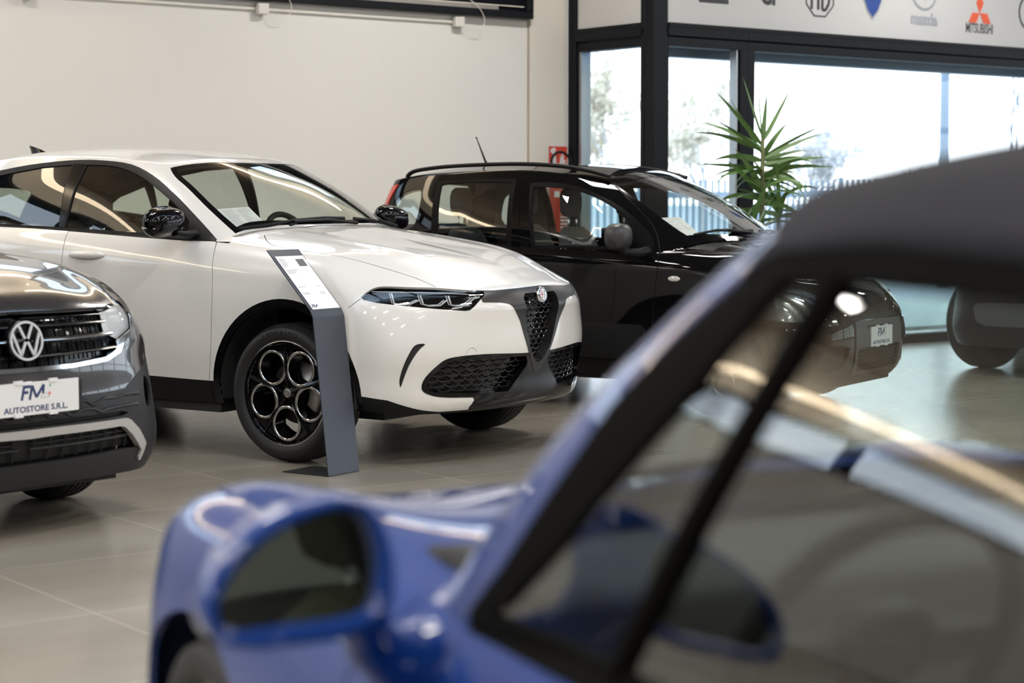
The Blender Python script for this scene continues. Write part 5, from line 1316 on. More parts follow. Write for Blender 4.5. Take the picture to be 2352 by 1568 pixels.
# ================================================================= dark grey compact crossover, cut by the left edge of the frame
def build_grey():
    S = Shell()
    side_x = [.18, -.12, -.50, -1.0, -1.5, -2.0, -2.55, -2.95]
    def row(front, zs, ws, rear): return front + [(x, w_, z) for x, w_, z in zip(side_x, ws, zs)] + rear
    def rr(z, w_, xe=-3.22): return [(xe + .12, w_ * .88, z), (xe + .02, w_ * .5, z), (xe, 0, z)]
    rows = [
      row([(.80, 0, .205), (.79, .25, .205), (.75, .48, .20), (.70, .68, .20), (.60, .80, .205), (.46, .86, .22)], [.23] * 8, [.86, .86, .86, .86, .86, .86, .86, .84], rr(.30, .82)),
      row([(.85, 0, .31), (.838, .25, .31), (.795, .48, .31), (.73, .70, .31), (.63, .835, .31), (.48, .89, .31)], [.32] * 8, [.865, .87, .875, .88, .88, .88, .88, .86], rr(.42, .84)),
      row([(.885, 0, .50), (.872, .25, .50), (.825, .48, .50), (.735, .70, .50), (.61, .83, .50), (.45, .88, .50)], [.52] * 8, [.885, .885, .885, .885, .885, .885, .885, .87], rr(.60, .86)),
      row([(.865, 0, .64), (.852, .25, .64), (.80, .48, .64), (.715, .68, .64), (.595, .815, .64), (.44, .87, .64)], [.66] * 8, [.88, .88, .88, .88, .88, .88, .88, .87], rr(.74, .86)),
      row([(.85, 0, .735), (.84, .25, .735), (.785, .48, .735), (.71, .665, .735), (.60, .80, .735), (.45, .88, .745)], [.80] * 8, [.87, .87, .87, .87, .87, .87, .87, .86], rr(.86, .85)),
      row([(.825, 0, .84), (.815, .25, .84), (.76, .46, .84), (.695, .625, .845), (.585, .75, .85), (.43, .835, .87)], [.955, .97, .98, .97, .98, .99, 1.0, 1.0], [.84, .85, .85, .85, .85, .85, .85, .82], rr(1.0, .82, -3.18)),
      row([(.80, 0, .885), (.79, .25, .885), (.735, .44, .885), (.665, .595, .89), (.55, .70, .912), (.39, .77, .955)], [1.01, 1.045, 1.075, 1.07, 1.085, 1.095, 1.10, 1.10], [.765, .775, .80, .81, .81, .81, .80, .76], [(-3.08, .66, 1.10), (-3.14, .38, 1.10), (-3.15, 0, 1.10)]),
    ]
    A, tc_, tr_ = wall(rows, 0.03)
    S.add(A, 0)
    top = A[-1]; k4 = int(np.argmin(abs(tc_ - 4))); k8 = int(np.argmin(abs(tc_ - 8)))
    base = [(-.28, 0, 1.135), (-.30, .33, 1.13), (-.40, .60, 1.11)] + [rows[6][8]] + rows[6][9:]
    ntop = [(-.92, 0, 1.50), (-.94, .30, 1.495), (-1.0, .52, 1.475), (-1.12, .60, 1.48), (-1.35, .615, 1.51), (-1.7, .62, 1.53), (-2.2, .62, 1.52), (-2.6, .60, 1.49), (-2.85, .57, 1.46), (-2.93, .52, 1.45), (-3.0, .30, 1.46), (-3.01, 0, 1.46)]
    mid = [tuple((np.array(a) + np.array(b)) / 2 + np.array([.012, 0, .02] if k < 3 else [0, .025, .008])) for k, (a, b) in enumerate(zip(base, ntop))]
    G, gc, gr = wall([base, mid, ntop], 0.04)
    S.add(G, 2)
    g3 = int(np.argmin(abs(gc - 3))); g8 = int(np.argmin(abs(gc - 8)))
    hoodc = spl([tuple(top[0]), (.74, 0, .93), (.60, 0, .972), (.35, 0, 1.03), (.05, 0, 1.085), tuple(G[0][0])], np.linspace(0, 5, 40))
    H = coons(top[:k4 + 1], top[k4:k8 + 1], G[0][:g3 + 1], hoodc)
    n_, m_ = H.shape[:2]
    for i in range(n_):
        for j in range(m_):
            u, v = j / (m_ - 1), i / (n_ - 1); H[i, j, 2] += .02 * math.sin(math.pi * u) * math.sin(math.pi * min(1, v * 1.4)) * (1 if v < .7 else (1 - v) / .3)
            H[i, j, 2] += .014 * math.exp(-((u - .72) / .10) ** 2) * math.sin(math.pi * v ** .6)
    S.add(H, 1)
    roofc = spl([tuple(G[-1][0]), (-1.1, 0, 1.545), (-1.4, 0, 1.57), (-2.0, 0, 1.58), (-2.5, 0, 1.565), tuple(G[-1][-1])], np.linspace(0, 5, 50))
    RF = coons(G[-1][:g3 + 1], G[-1][g3:g8 + 1], G[-1][g8:][::-1], roofc); S.add(RF, 3)
    S.weld(0.003)
    return S
#PARTS
def make_grey():
    S = build_grey()
    t = empty('compact_suv_car', (-2.513, 7.8365, 0), R(-38.9))
    tag(t, 'dark grey crossover with chrome grille bars, cut off by the left edge of the photo', 'car')
    GR = mat('graphite_car_paint', (0.045, 0.042, 0.045), 0.22, metal=0.5, coat=1.0)
    PL = mat('charcoal_bumper_plastic', (0.013, 0.013, 0.015), 0.45, spec=.35); SK = mat('satin_silver_skid', (0.48, 0.47, 0.46), 0.38, metal=0.35)
    fr = lambda c: c.x > .2
    C = -.36
    gtop = [(C, .878), (-.162, .876), (.06, .873), (.2, .870)]
    gr = gtop + [(.172, .812), (.17, .79), (.183, .777), (.219, .767), (.257, .751), (.202, .702), (.123, .68), (-.076, .67), (-.259, .668), (C, .667)]
    ch = gtop[:1] + [(C, .66)]
    S.mark(gtop + [(.177, .812), (.177, .781), (.259, .752), (.285, .752), (.232, .695), (.135, .668), (-.077, .657), (-.261, .655), (C, .655)], 20, 11, only=(0,), lim=fr)
    S.mark([(C, .672), (-.259, .672), (-.076, .674), (.123, .685), (.198, .708), (.250, .752), (.285, .752), (.232, .695), (.135, .668), (-.077, .657), (-.261, .655), (C, .655)], 20, 13, only=(11,))
    S.mark(smooth2([(.200, .871), (.281, .884), (.380, .895), (.445, .900), (.47, .89), (.44, .83)], 2) + [(.40, .79), (.338, .774), (.259, .752), (.177, .781), (.177, .812)], 20, 12, only=(0,), lim=fr)
    hl = smooth2([(.545, .565), (.65, .535), (.73, .505), (.80, .47)], 2)
    S.strip([(.36, .72), (.50, .64), (.60, .60), (.66, .585)], 'top', .006, 40, only=(0, 1), lim=lambda c: c.z > .88 and c.x > -.35)
    S.strip([(-.35, .74), (0, .745), (.36, .72)], 'top', .006, 40, only=(0, 1), lim=lambda c: c.z > .88)
    S.strip([(C, .882), (.2, .874), (.30, .888)], 20, .007, 40, only=(0, 11), lim=fr)
    # plastic lower face
    S.mark([(C, .548), (-.067, .548), (.14, .55), (.22, .553), (.268, .576), (.333, .600), (.433, .626), (.50, .650), (.8, .67), (.8, .1), (C, .1)], 20, 14, only=(0,), lim=fr)
    sko = [(C, .437), (-.183, .438), (.194, .433), (.225, .431), (.25, .421), (.314, .379), (.350, .345), (.383, .313), (.378, .29), (.371, .269), (.36, .245)]
    ski = [(C, .403), (-.178, .408), (.17, .405), (.195, .402), (.215, .394), (.266, .362), (.322, .315), (.352, .288), (.348, .27), (.342, .25)]
    S.mark(sko + ski[::-1], 20, 15, only=(14,))
    S.mark(ski[:-2] + [(.343, .298), (.245, .304), (.071, .301), (C, .298)], 20, 16, only=(14,))
    S.mark([(C, .425 + .04), (-.183, .468), (.19, .463), (.24, .452), (.20, .444), (C, .446)], 20, 17, only=(14,))
    S.mark(smooth2([(.412, .585), (.46, .565), (.468, .505), (.44, .462), (.40, .46), (.378, .50), (.385, .55)], 2, True), 20, 18, only=(14,), lim=fr)
    for cx in (0, -2.551):
        S.mark(arch(cx, .335, .375), 'side', 99, only=(0, 14, 15), lim=lambda c: c.y > .5)
        S.mark(arch(cx, .337, .44), 'side', 44, only=(0, 14, 15), lim=lambda c: c.y > .5)
    S.mark([(-.42, .1), (-.42, .36), (-2.15, .38), (-2.15, .1)], 'side', 44, only=(0,))
    dlo = smooth2([(-.62, 1.12), (-.85, 1.27), (-1.02, 1.38), (-1.18, 1.45), (-1.5, 1.485), (-2.0, 1.48), (-2.5, 1.43), (-2.75, 1.33), (-2.82, 1.15)], 2) + [(-1.6, 1.11)]
    S.mark(dlo, 'side', 20, lim=lambda c: c.z > 1.0)
    S.mark([(-.80, 1.14), (-1.04, 1.36), (-1.2, 1.43), (-1.52, 1.465), (-1.56, 1.13)], 'side', 21, only=(20,)); S.mark([(-1.62, 1.14), (-1.60, 1.462), (-2.35, 1.43), (-2.40, 1.16)], 'side', 21, only=(20,))
    S.mark([(-.93, -.02), (-.95, .3), (-1.0, .5), (-.72, .62), (-.50, .66), (-.42, .58), (-.33, .3), (-.31, -.02)], 'top', 21, only=(2, 3), lim=lambda c: c.z > 1.1)
    for d in ([(-.50, 1.08), (-.47, .9), (-.47, .36)], [(-1.59, 1.12), (-1.58, .36)]): S.strip(d, 'side', .006, 40, only=(0,))
    S.part('body', (0, 1, 2, 3), GR, t, join=True); S.part('shut_line', 40, M_GAP, t, join=True, off=-.007, skirt=0)
    S.part('window_trim', 20, M_BLKG, t); S.part('window_glass', 21, glass('car_glass', (0.84, 0.90, 0.84), refl=1.3, base=0.0), t, join=True, off=-.004, skirt=0)
    S.part('grille', 11, M_BLKG, t, join=True, off=-.035, skirt=0); S.part('chrome_grille_edge', 13, M_CHROME, t, join=True, off=.004, skirt=.02)
    S.part('front_bumper', 14, PL, t, join=True); S.part('skid_plate', 15, SK, t, join=True, off=.010, skirt=.03)
    S.part('lower_intake', 16, M_GAP, t, join=True, off=-.04, skirt=0); S.part('intake_slot', 17, M_GAP, t, join=True, off=-.02, skirt=0)
    S.part('arch_trim', 44, PL, t, off=.005, skirt=.03)
    fg = S.part('fog_light', 18, M_BLKG, t, off=-.03, skirt=0)
    for o in fg: pass
    gcl = gr
    mb = MB()
    def bar(h0, z0, h1, z1, ht, inset, m, nm, flat=.45):
        mb = MB(); drape(mb, S, [(h0, z0), (h1, z1)], 20, None, inset, ht, 8, True, .03, flat=flat); return mb.build(nm, m, t, auto=60)
    bar(-.29, .829, .170, .827, .016, .010, mat('dark_chrome', (.22, .21, .20), .18, metal=1), 'grille_bar'); bar(-.29, .772, .178, .774, .019, .000, M_CHROME, 'chrome_bar', .5); bar(-.29, .712, .205, .719, .017, .010, MATS['dark_chrome'], 'grille_bar')
    bar(-.29, .862, .190, .858, .006, .010, MATS['dark_chrome'], 'grille_bar')
    mb = MB()
    for z in (.845, .80, .742, .69):
        for k in range(9): 
            h_ = -.26 + k * .055; drape(mb, S, [(h_, z - .02), (h_, z + .02)], 20, gr, .022, .004, 5, True, .02)
    mb.build('grille_infill', M_BLKP, t)  # rows of separate short upright fins behind the bars
    mb = MB()
    for h_ in np.arange(-.25, .33, .075): drape(mb, S, [(h_, .30), (h_, .40)], 20, None if h_ < .2 else ski[:-2] + [(.343, .298), (C, .298)], .028, .005, 5, True, .02)
    drape(mb, S, [(C + .06, .352), (.27, .350)], 20, None, .022, .006, 6, True, .03)
    drape(mb, S, [(C + .06, .372), (.25, .370)], 20, None, .030, .004, 6, True, .03)
    mb.build('intake_bars', PL, t, auto=60)
    mb = MB()
    w1 = [(-.30, .525), (-.25, .525), (-.23, .512), (-.20, .512), (-.17, .524), (-.11, .524), (-.07, .524), (-.033, .525), (-.007, .510), (.02, .509), (.067, .525), (.143, .522), (.198, .527), (.32, .522)]
    w2 = [(-.30, .478), (-.288, .49), (-.239, .492), (-.22, .479), (-.194, .48), (-.162, .493), (-.142, .491), (-.121, .478), (-.1, .478), (-.057, .493), (.012, .489), (.045, .475), (.08, .48), (.141, .484), (.31, .48)]
    for w_ in (w1, w2): drape(mb, S, smooth2(w_, 2), 20, None, -.001, .007, 6, True, .015)
    mb.build('relief_lines', PL, t, auto=60)
    hs = S.part('headlight', 12, mat('bright_reflector', (.62, .62, .62), .3, metal=.3), t, off=-.025, skirt=0)
    for sg, ho in zip((1, -1), hs): S.part('lens', 12, M_LENS, ho, sides=(sg,), skirt=0)
    # round emblem on the grille
    bp = S.ray(0.0, .772, 'front'); Mb = frame_mat((bp.x + .022, 0, .775), (0, 1, 0), (-.12, 0, 1))
    e = MB(); e.lathe([(0, -.004), (.066, -.004), (.070, .004), (.076, .004), (.079, -.002), (.079, -.03)], 48, axis='z'); q = e.build('tmp_', None); em = put_mesh('emblem', q.data, Mb, M_BLKG, t); bpy.data.objects.remove(q)
    e = MB(); k = 48
    for c in ring(0, 0, .0755, .0755, .009, 40): e.prism(c, .003, .010, plane='xy')
    for s_ in (1, -1):
        for a, b in (((s_ * .030, .058), (s_ * .007, .008)), ((s_ * .062, .032), (s_ * .030, -.056)), ((s_ * .030, -.056), (s_ * .004, -.004))): e.prism(stroke(*a, *b, .0105), .002, .009, plane='xy')
    q = e.build('tmp_', None); put_mesh('emblem_letters', q.data, Mb, mat('bright_emblem', (.72, .73, .75), .22, metal=.7), em); bpy.data.objects.remove(q)
    plate(t, frame_mat((.905, .012, .560), (-.055, 1, 0), (0, 0, 1)), .42, .124)
    mb = MB(); mb.box(-.05, .0, -.14, .24, .505, .615, M=Matrix.Translation((.895, 0, 0))); mb.build('plate_holder', PL, t)
    for x in (0, -2.551):
        for s_ in (1, -1):
            w_ = empty('wheel'); w_.parent = t; w_.location = (x, s_ * .77, .328)
            if s_ < 0: w_.rotation_euler = (0, 0, math.pi)
            mb = MB(); tyre(mb, .328, .225, .205, 4); mb.build('tyre', M_TYRE, w_)
            mb = MB(); mb.lathe([(0, .05), (.05, .05), (.08, .045), (.19, .06), (.21, .078), (.226, .088), (.226, -.08)], 48)
            for k in range(5): a = R(90 + 72 * k); mb.tube([(.04 * math.cos(a), .062, .04 * math.sin(a)), (.205 * math.cos(a), .075, .205 * math.sin(a))], [.022, .03], 8)
            mb.build('rim', M_ALU, w_, auto=40)
    for cx in (0, -2.551): well(t, cx, .337, .38, .52, .85)
    mb = MB(); mb.box(-2.95, .70, -.56, .56, .175, .32); mb.box(-2.1, -.43, -.84, .84, .2, .3); mb.build('underbody', M_INT, t)
    mb = MB()
    for s_ in (1, -1): mb.box(-2.9, -.42, s_ * .80 - .01, s_ * .80 + .01, .3, 1.07)
    mb.build('cabin_lining', M_INT, t)
    interior(t, 1.1, (-1.5,), dash=1.08, head=1.25, seat_h=(.55, 1.12), front=-.48, back=-2.9)
    return t
make_grey()
# ================================================================= dark 4x4 at the far right, seen low through the cabrio's side window
def make_dark():
    S = build_grey()
    t = empty('offroad_car', (4.37, 14.65, 0), R(-112)); t.scale = (1.04, 1.04, 1.1)
    tag(t, 'black off-road car at the far right edge, seen low through the cabriolet side window', 'car')
    BK = mat('black_car_paint', (0.003, 0.003, 0.0035), 0.03, spec=0.32); PL = mat('charcoal_bumper_plastic', (0.013, 0.013, 0.015), 0.45, spec=.35); fr = lambda c: c.x > .2
    S.mark([(-.01, .62), (.9, .62), (.9, .1), (-.01, .1)], 'front', 14, only=(0,), lim=fr)
    S.mark([(-.01, .50), (.60, .50), (.68, .49), (.70, .46), (.68, .37), (.62, .345), (-.01, .345)], 'front', 15, only=(14,), lim=fr)
    S.mark([(-.01, .84), (.52, .84), (.56, .74), (.50, .68), (-.01, .66)], 'front', 11, only=(0,), lim=fr)
    S.mark([(.58, .85), (.74, .86), (.82, .83), (.80, .74), (.62, .73)], 20, 12, only=(0,), lim=fr)
    S.mark(circ(.64, .79, .075, 24), 'front', 12, only=(0,), lim=fr)
    for cx in (0, -2.551): S.mark(arch(cx, .335, .40), 'side', 99, only=(0, 14, 15), lim=lambda c: c.y > .5)
    dlo = smooth2([(-.62, 1.12), (-.85, 1.27), (-1.02, 1.38), (-1.18, 1.45), (-1.5, 1.485), (-2.0, 1.48), (-2.5, 1.43), (-2.75, 1.33), (-2.82, 1.15)], 2) + [(-1.6, 1.11)]
    S.mark(dlo, 'side', 21, lim=lambda c: c.z > 1.0)
    S.mark([(-.93, -.02), (-.95, .3), (-1.0, .5), (-.72, .62), (-.50, .66), (-.42, .58), (-.33, .3), (-.31, -.02)], 'top', 21, only=(2, 3), lim=lambda c: c.z > 1.1)
    S.part('body', (0, 1, 2, 3), BK, t, join=True); S.part('front_bumper', 14, PL, t, join=True, off=.006, skirt=.03)
    S.part('skid_panel', 15, mat('dark_grey_skid', (.10, .105, .11), .45), t, join=True, off=.02, skirt=.04)
    S.part('grille', 11, M_BLKG, t, join=True, off=-.03, skirt=0); S.part('window_glass', 21, glass('privacy_glass', (0.66, 0.72, 0.66), refl=1.4, base=0.0), t, join=True, off=-.004, skirt=0)
    S.part('headlight', 12, mat('lamp_reflector', (.30, .30, .31), .18, metal=.9), t, off=-.01, skirt=0)
    for x in (0, -2.551):
        for s_ in (1, -1):
            w_ = empty('wheel'); w_.parent = t; w_.location = (x, s_ * .72, .335)
            w_.rotation_euler = (0, 0, (math.pi if s_ < 0 else 0) + (R(-38) if x == 0 else 0))
            mb = MB(); tyre(mb, .335, .22, .225, 4); mb.build('tyre', M_TYRE, w_)
            mb = MB(); mb.lathe([(0, .05), (.05, .05), (.08, .045), (.19, .06), (.21, .078), (.222, .088), (.222, -.08)], 48)
            for k in range(6): a = R(90 + 60 * k); mb.tube([(.04 * math.cos(a), .062, .04 * math.sin(a)), (.205 * math.cos(a), .075, .205 * math.sin(a))], [.022, .03], 8)
            mb.build('rim', M_BLKG, w_, auto=40)
    for cx in (0, -2.551): well(t, cx, .337, .39, .50, .85)
    mb = MB(); mb.box(-2.95, .66, -.50, .50, .25, .36); mb.box(-2.1, -.43, -.84, .84, .25, .36); mb.build('underbody', M_INT, t)
    mb = MB(); mb.tube([(.74, -.10, .27), (.80, -.10, .25), (.81, -.04, .24), (.80, .02, .25), (.74, .02, .27)], .012, 8); mb.build('tow_hook', M_CHROME, t)
    mb = MB()
    for s_ in (1, -1): mb.box(-2.9, -.42, s_ * .80 - .01, s_ * .80 + .01, .3, 1.07)
    mb.build('cabin_lining', M_INT, t)
    return t
make_dark()
# ================================================================= extinguisher, sign, plant, windscreen sheets
def make_ext():
    c = RW(10.10, WB - .13)
    o = empty('fire_extinguisher', (c.x, c.y, .98)); tag(o, 'red fire extinguisher hanging on the cream wall behind the black hatchback', 'fire extinguisher')
    RD = mat('extinguisher_red', (0.42, 0.035, 0.02), 0.3, coat=.6)
    mb = MB(); mb.lathe([(0, 0), (.07, .0), (.08, .015), (.08, .40), (.072, .45), (.045, .485), (.022, .50), (.022, .53)], 36, axis='z'); mb.build('cylinder', RD, o, auto=50)
    mb = MB(); mb.box(-.025, .025, -.02, .02, .53, .57); mb.box(-.03, .10, -.012, .012, .575, .59); mb.box(-.03, .09, -.012, .012, .555, .565); mb.build('valve', M_BLKP, o)
    q = (RW(-1, 0) - RW(0, 0)).normalized(); nrm = (RW(0, -1) - RW(0, 0)).normalized()
    mb = MB(); pts = [Vector((0, 0, .56)) + q * a + nrm * .02 + Vector((0, 0, z)) for a, z in ((.02, 0), (.09, .06), (.07, .12), (-.01, .15), (-.09, .11), (-.12, -.02), (-.10, -.30), (-.09, -.46))]
    mb.tube([tuple(p) for p in spl(pts, np.linspace(0, 7, 30))], .011, 10); mb.build('hose', M_BLKP, o)
    lb = MB()
    for zz in np.linspace(.08, .31, 9): lb.lathe([(.081, zz), (.081, zz + .012)], 8, axis='z', a0=math.atan2(nrm.y, nrm.x) - .45, a1=math.atan2(nrm.y, nrm.x) + .5)
    lb.build('label_print', M_PLATEW, o)
    lb = MB(); lb.lathe([(.0812, .335), (.0812, .385)], 8, axis='z', a0=math.atan2(nrm.y, nrm.x) - 1.1, a1=math.atan2(nrm.y, nrm.x) - .55); lb.build('inspection_tag', M_PLATEW, o)
    # the red sign above it
    s_w, s_h = .215, .30; x0 = RW(10.175, WB - .026, 1.60)
    ax = RW(1, 0) - RW(0, 0); M = frame_mat(x0, ax, (0, 0, 1))
    def fl(polys, h, m, nm, par=None):
        mb = MB()
        for P in polys: mb.prism(P, h, h + .002, plane='xy')
        e = mb.build('tmp_', None); r_ = put_mesh(nm, e.data, M, m, par); bpy.data.objects.remove(e); return r_
    sg = fl([[(-s_w / 2, -s_h / 2), (s_w / 2, -s_h / 2), (s_w / 2, s_h / 2), (-s_w / 2, s_h / 2)]], 0, M_PLATEW, 'safety_sign'); tag(sg, 'red and white fire extinguisher sign on the cream wall above the black roof', 'sign')
    fl([[(-s_w / 2 + .01, -s_h / 2 + .01), (s_w / 2 - .01, -s_h / 2 + .01), (s_w / 2 - .01, s_h / 2 - .01), (-s_w / 2 + .01, s_h / 2 - .01)]], .002, mat('sign_red', (0.62, 0.05, 0.02), .4), 'red_field', sg)
    fl([[(-.075, -.12), (-.02, -.12), (-.02, .045), (-.035, .07), (-.06, .07), (-.075, .045)], [(-.065, .075), (-.03, .075), (-.03, .095), (-.065, .095)], [(-.085, .09), (-.05, .09), (-.02, .11), (-.04, .13), (-.075, .12)]], .004, M_PLATEW, 'extinguisher_pictogram', sg)
    fl([[(.015, -.11), (.07, -.11), (.08, -.06), (.07, -.02), (.085, .03), (.065, .02), (.06, .06), (.045, .09), (.04, .04), (.025, .07), (.02, .02), (.01, -.03)]], .004, M_PLATEW, 'flame_pictogram', sg)
make_ext()
def make_plant():
    o = empty('potted_yucca', (1.89, 14.5, 0)); tag(o, 'tall spiky green potted plant in front of the window mullion', 'plant')
    mb = MB(); mb.lathe([(0, .001), (.15, .001), (.17, .03), (.21, .40), (.215, .42), (.195, .42), (.19, .38), (0, .38)], 36, axis='z'); mb.build('pot', mat('charcoal_pot', (.03, .03, .032), .5), o, auto=40)
    mb = MB(); mb.lathe([(0, .375), (.188, .375)], 24, axis='z'); mb.build('soil', mat('soil', (.04, .028, .02), .9), o)
    LF = mat('yucca_leaf', (0.11, 0.21, 0.06), 0.42, var=(9, .35)); ST = mat('yucca_cane', (.12, .13, .05), .7)
    rnd = random.Random(11)
    def cane(x, y, h0, r_): 
        mb = MB(); mb.tube([(x * .5, y * .5, .37), (x, y, h0 * .6), (x, y, h0)], [r_ * 1.2, r_, r_ * .6], 10); mb.build('cane', ST, o)
    def leaf(x, y, z, az, el, L_, w_, droop):
        mb = MB(); rows = []; p = Vector((x, y, z)); d = Vector((math.cos(az) * math.cos(el), math.sin(az) * math.cos(el), math.sin(el))); n = 10
        sd = Vector((-math.sin(az), math.cos(az), 0)); rl = rnd.choice((-1, 1)) * R(rnd.uniform(25, 75)); u0 = sd.cross(d).normalized(); sd = sd * math.cos(rl) + u0 * math.sin(rl)
        for i in range(n + 1):
            t = i / n; ww = w_ * (min(1, t * 5 + .25)) * (1 - t ** 2.2) + .0008
            up = sd.cross(d).normalized()
            rows.append([p - sd * ww + up * ww * .2, p, p + sd * ww + up * ww * .2])
            p = p + d * L_ / n; sd = (sd - d * sd.dot(d)).normalized(); d = (d + Vector((0, 0, -droop / n * (.4 + 1.6 * t)))).normalized()
        mb.grid([[tuple(q) for q in r_] for r_ in rows]); return mb.build('leaf', LF, o, fixn=False)
    cane(-.02, 0, 1.76, .022); cane(.12, .10, 1.28, .02); cane(-.12, -.05, 1.05, .018)
    # crown leaves: (image-plane angle from +x, elevation)
    main = [(195, 70, .40, .0), (118, 82, .42, .02), (20, 60, .40, .0), (60, 80, .33, .0), (185, 50, .45, .15), (170, 30, .42, .35), (165, 25, .45, .5), (200, 35, .40, .3), (150, 58, .42, .1),
            (10, 30, .45, .2), (-20, 28, .42, .3), (30, 18, .38, .35), (-10, 8, .42, .15), (5, 0, .46, .05), (190, 5, .42, .1), (210, -2, .40, .3), (160, 12, .36, .9), (178, 18, .34, 1.6), (15, 16, .33, 1.7), (-30, 12, .34, 1.9), (225, 12, .34, 1.8)]
    for k, (az, el, L_, dr) in enumerate(main): leaf(-.02, 0, 1.76 - k * .016, R(az + rnd.uniform(-6, 6)), R(el), L_ * 1.18, .021, dr)
    for k in range(9): leaf(-.02, 0, 1.62 - k * .035, rnd.choice((0, math.pi)) + rnd.uniform(-.8, .8), R(rnd.uniform(2, 62)), rnd.uniform(.38, .52), .024, rnd.uniform(.1, 1.3))
    for k in range(9): leaf(-.02 , 0, 1.50 - k * .03, rnd.uniform(0, 6.28), R(rnd.uniform(-5, 30)), rnd.uniform(.34, .52), .020, rnd.uniform(.6, 2.4))
    for k in range(17): leaf(.12, .10, 1.30 - k * .01, rnd.uniform(0, 6.28), R(rnd.uniform(0, 75)), rnd.uniform(.34, .52), .020, rnd.uniform(.2, 1.8))
    for k in range(15): leaf(-.12, -.05, 1.07 - k * .01, rnd.uniform(0, 6.28), R(rnd.uniform(0, 75)), rnd.uniform(.32, .5), .024, rnd.uniform(.2, 1.8))
make_plant()
def sheet_on_dash(S, pose, corners, inset, label, small=None):
    """A4 sheet leaning under the windscreen; corners (x, w) seen from above, near side"""
    M = Matrix.Translation((pose[0], pose[1], 0)) @ Matrix.Rotation(R(pose[2]), 4, 'Z')
    P = []
    for x, w_ in corners:
        p = S.ray(x, w_, 'top'); n = S.normal_at(p); q = p - n * inset; P.append(Vector((q.x, -q.y, q.z)))
    a, b, c, d = P                      # top-outer, top-inner, bottom-inner, bottom-outer
    mb = MB(); rows = []
    for i in range(7):
        t = i / 6; rows.append([tuple((a.lerp(d, t)).lerp(b.lerp(c, t), s_ / 5)) for s_ in range(6)])
    mb.grid(rows); me = mb.build('tmp_', None, fixn=False).data; o = put_mesh('paper_sheet', me, M, M_PAPER)
    bpy.data.objects.remove([q for q in bpy.data.objects if q.name.startswith('tmp_')][0]); tag(o, label, 'paper', 'paper sheets under windscreens')
    nrm = (b - a).cross(d - a).normalized(); 
    if nrm.z < 0: nrm = -nrm
    mb = MB(); rnd = random.Random(5)
    for k in range(16):
        t = .06 + k * .055
        if small and k > 8 and k % 3: continue
        l0, l1 = a.lerp(d, t), b.lerp(c, t); l2, l3 = a.lerp(d, t + .012), b.lerp(c, t + .012)
        for (u0, u1) in ((.08, rnd.uniform(.35, .5)), (.54, rnd.uniform(.7, .94))):
            if small and rnd.random() < .4: continue
            mb.add([l0.lerp(l1, u0) + nrm * .001, l0.lerp(l1, u1) + nrm * .001, l2.lerp(l3, u1) + nrm * .001, l2.lerp(l3, u0) + nrm * .001], [(0, 1, 2, 3)])
    e = mb.build('tmp_', None); put_mesh('printed_lines', e.data, M, mat('faint_print', (.45, .45, .47), .6), o); bpy.data.objects.remove(e)
    return o
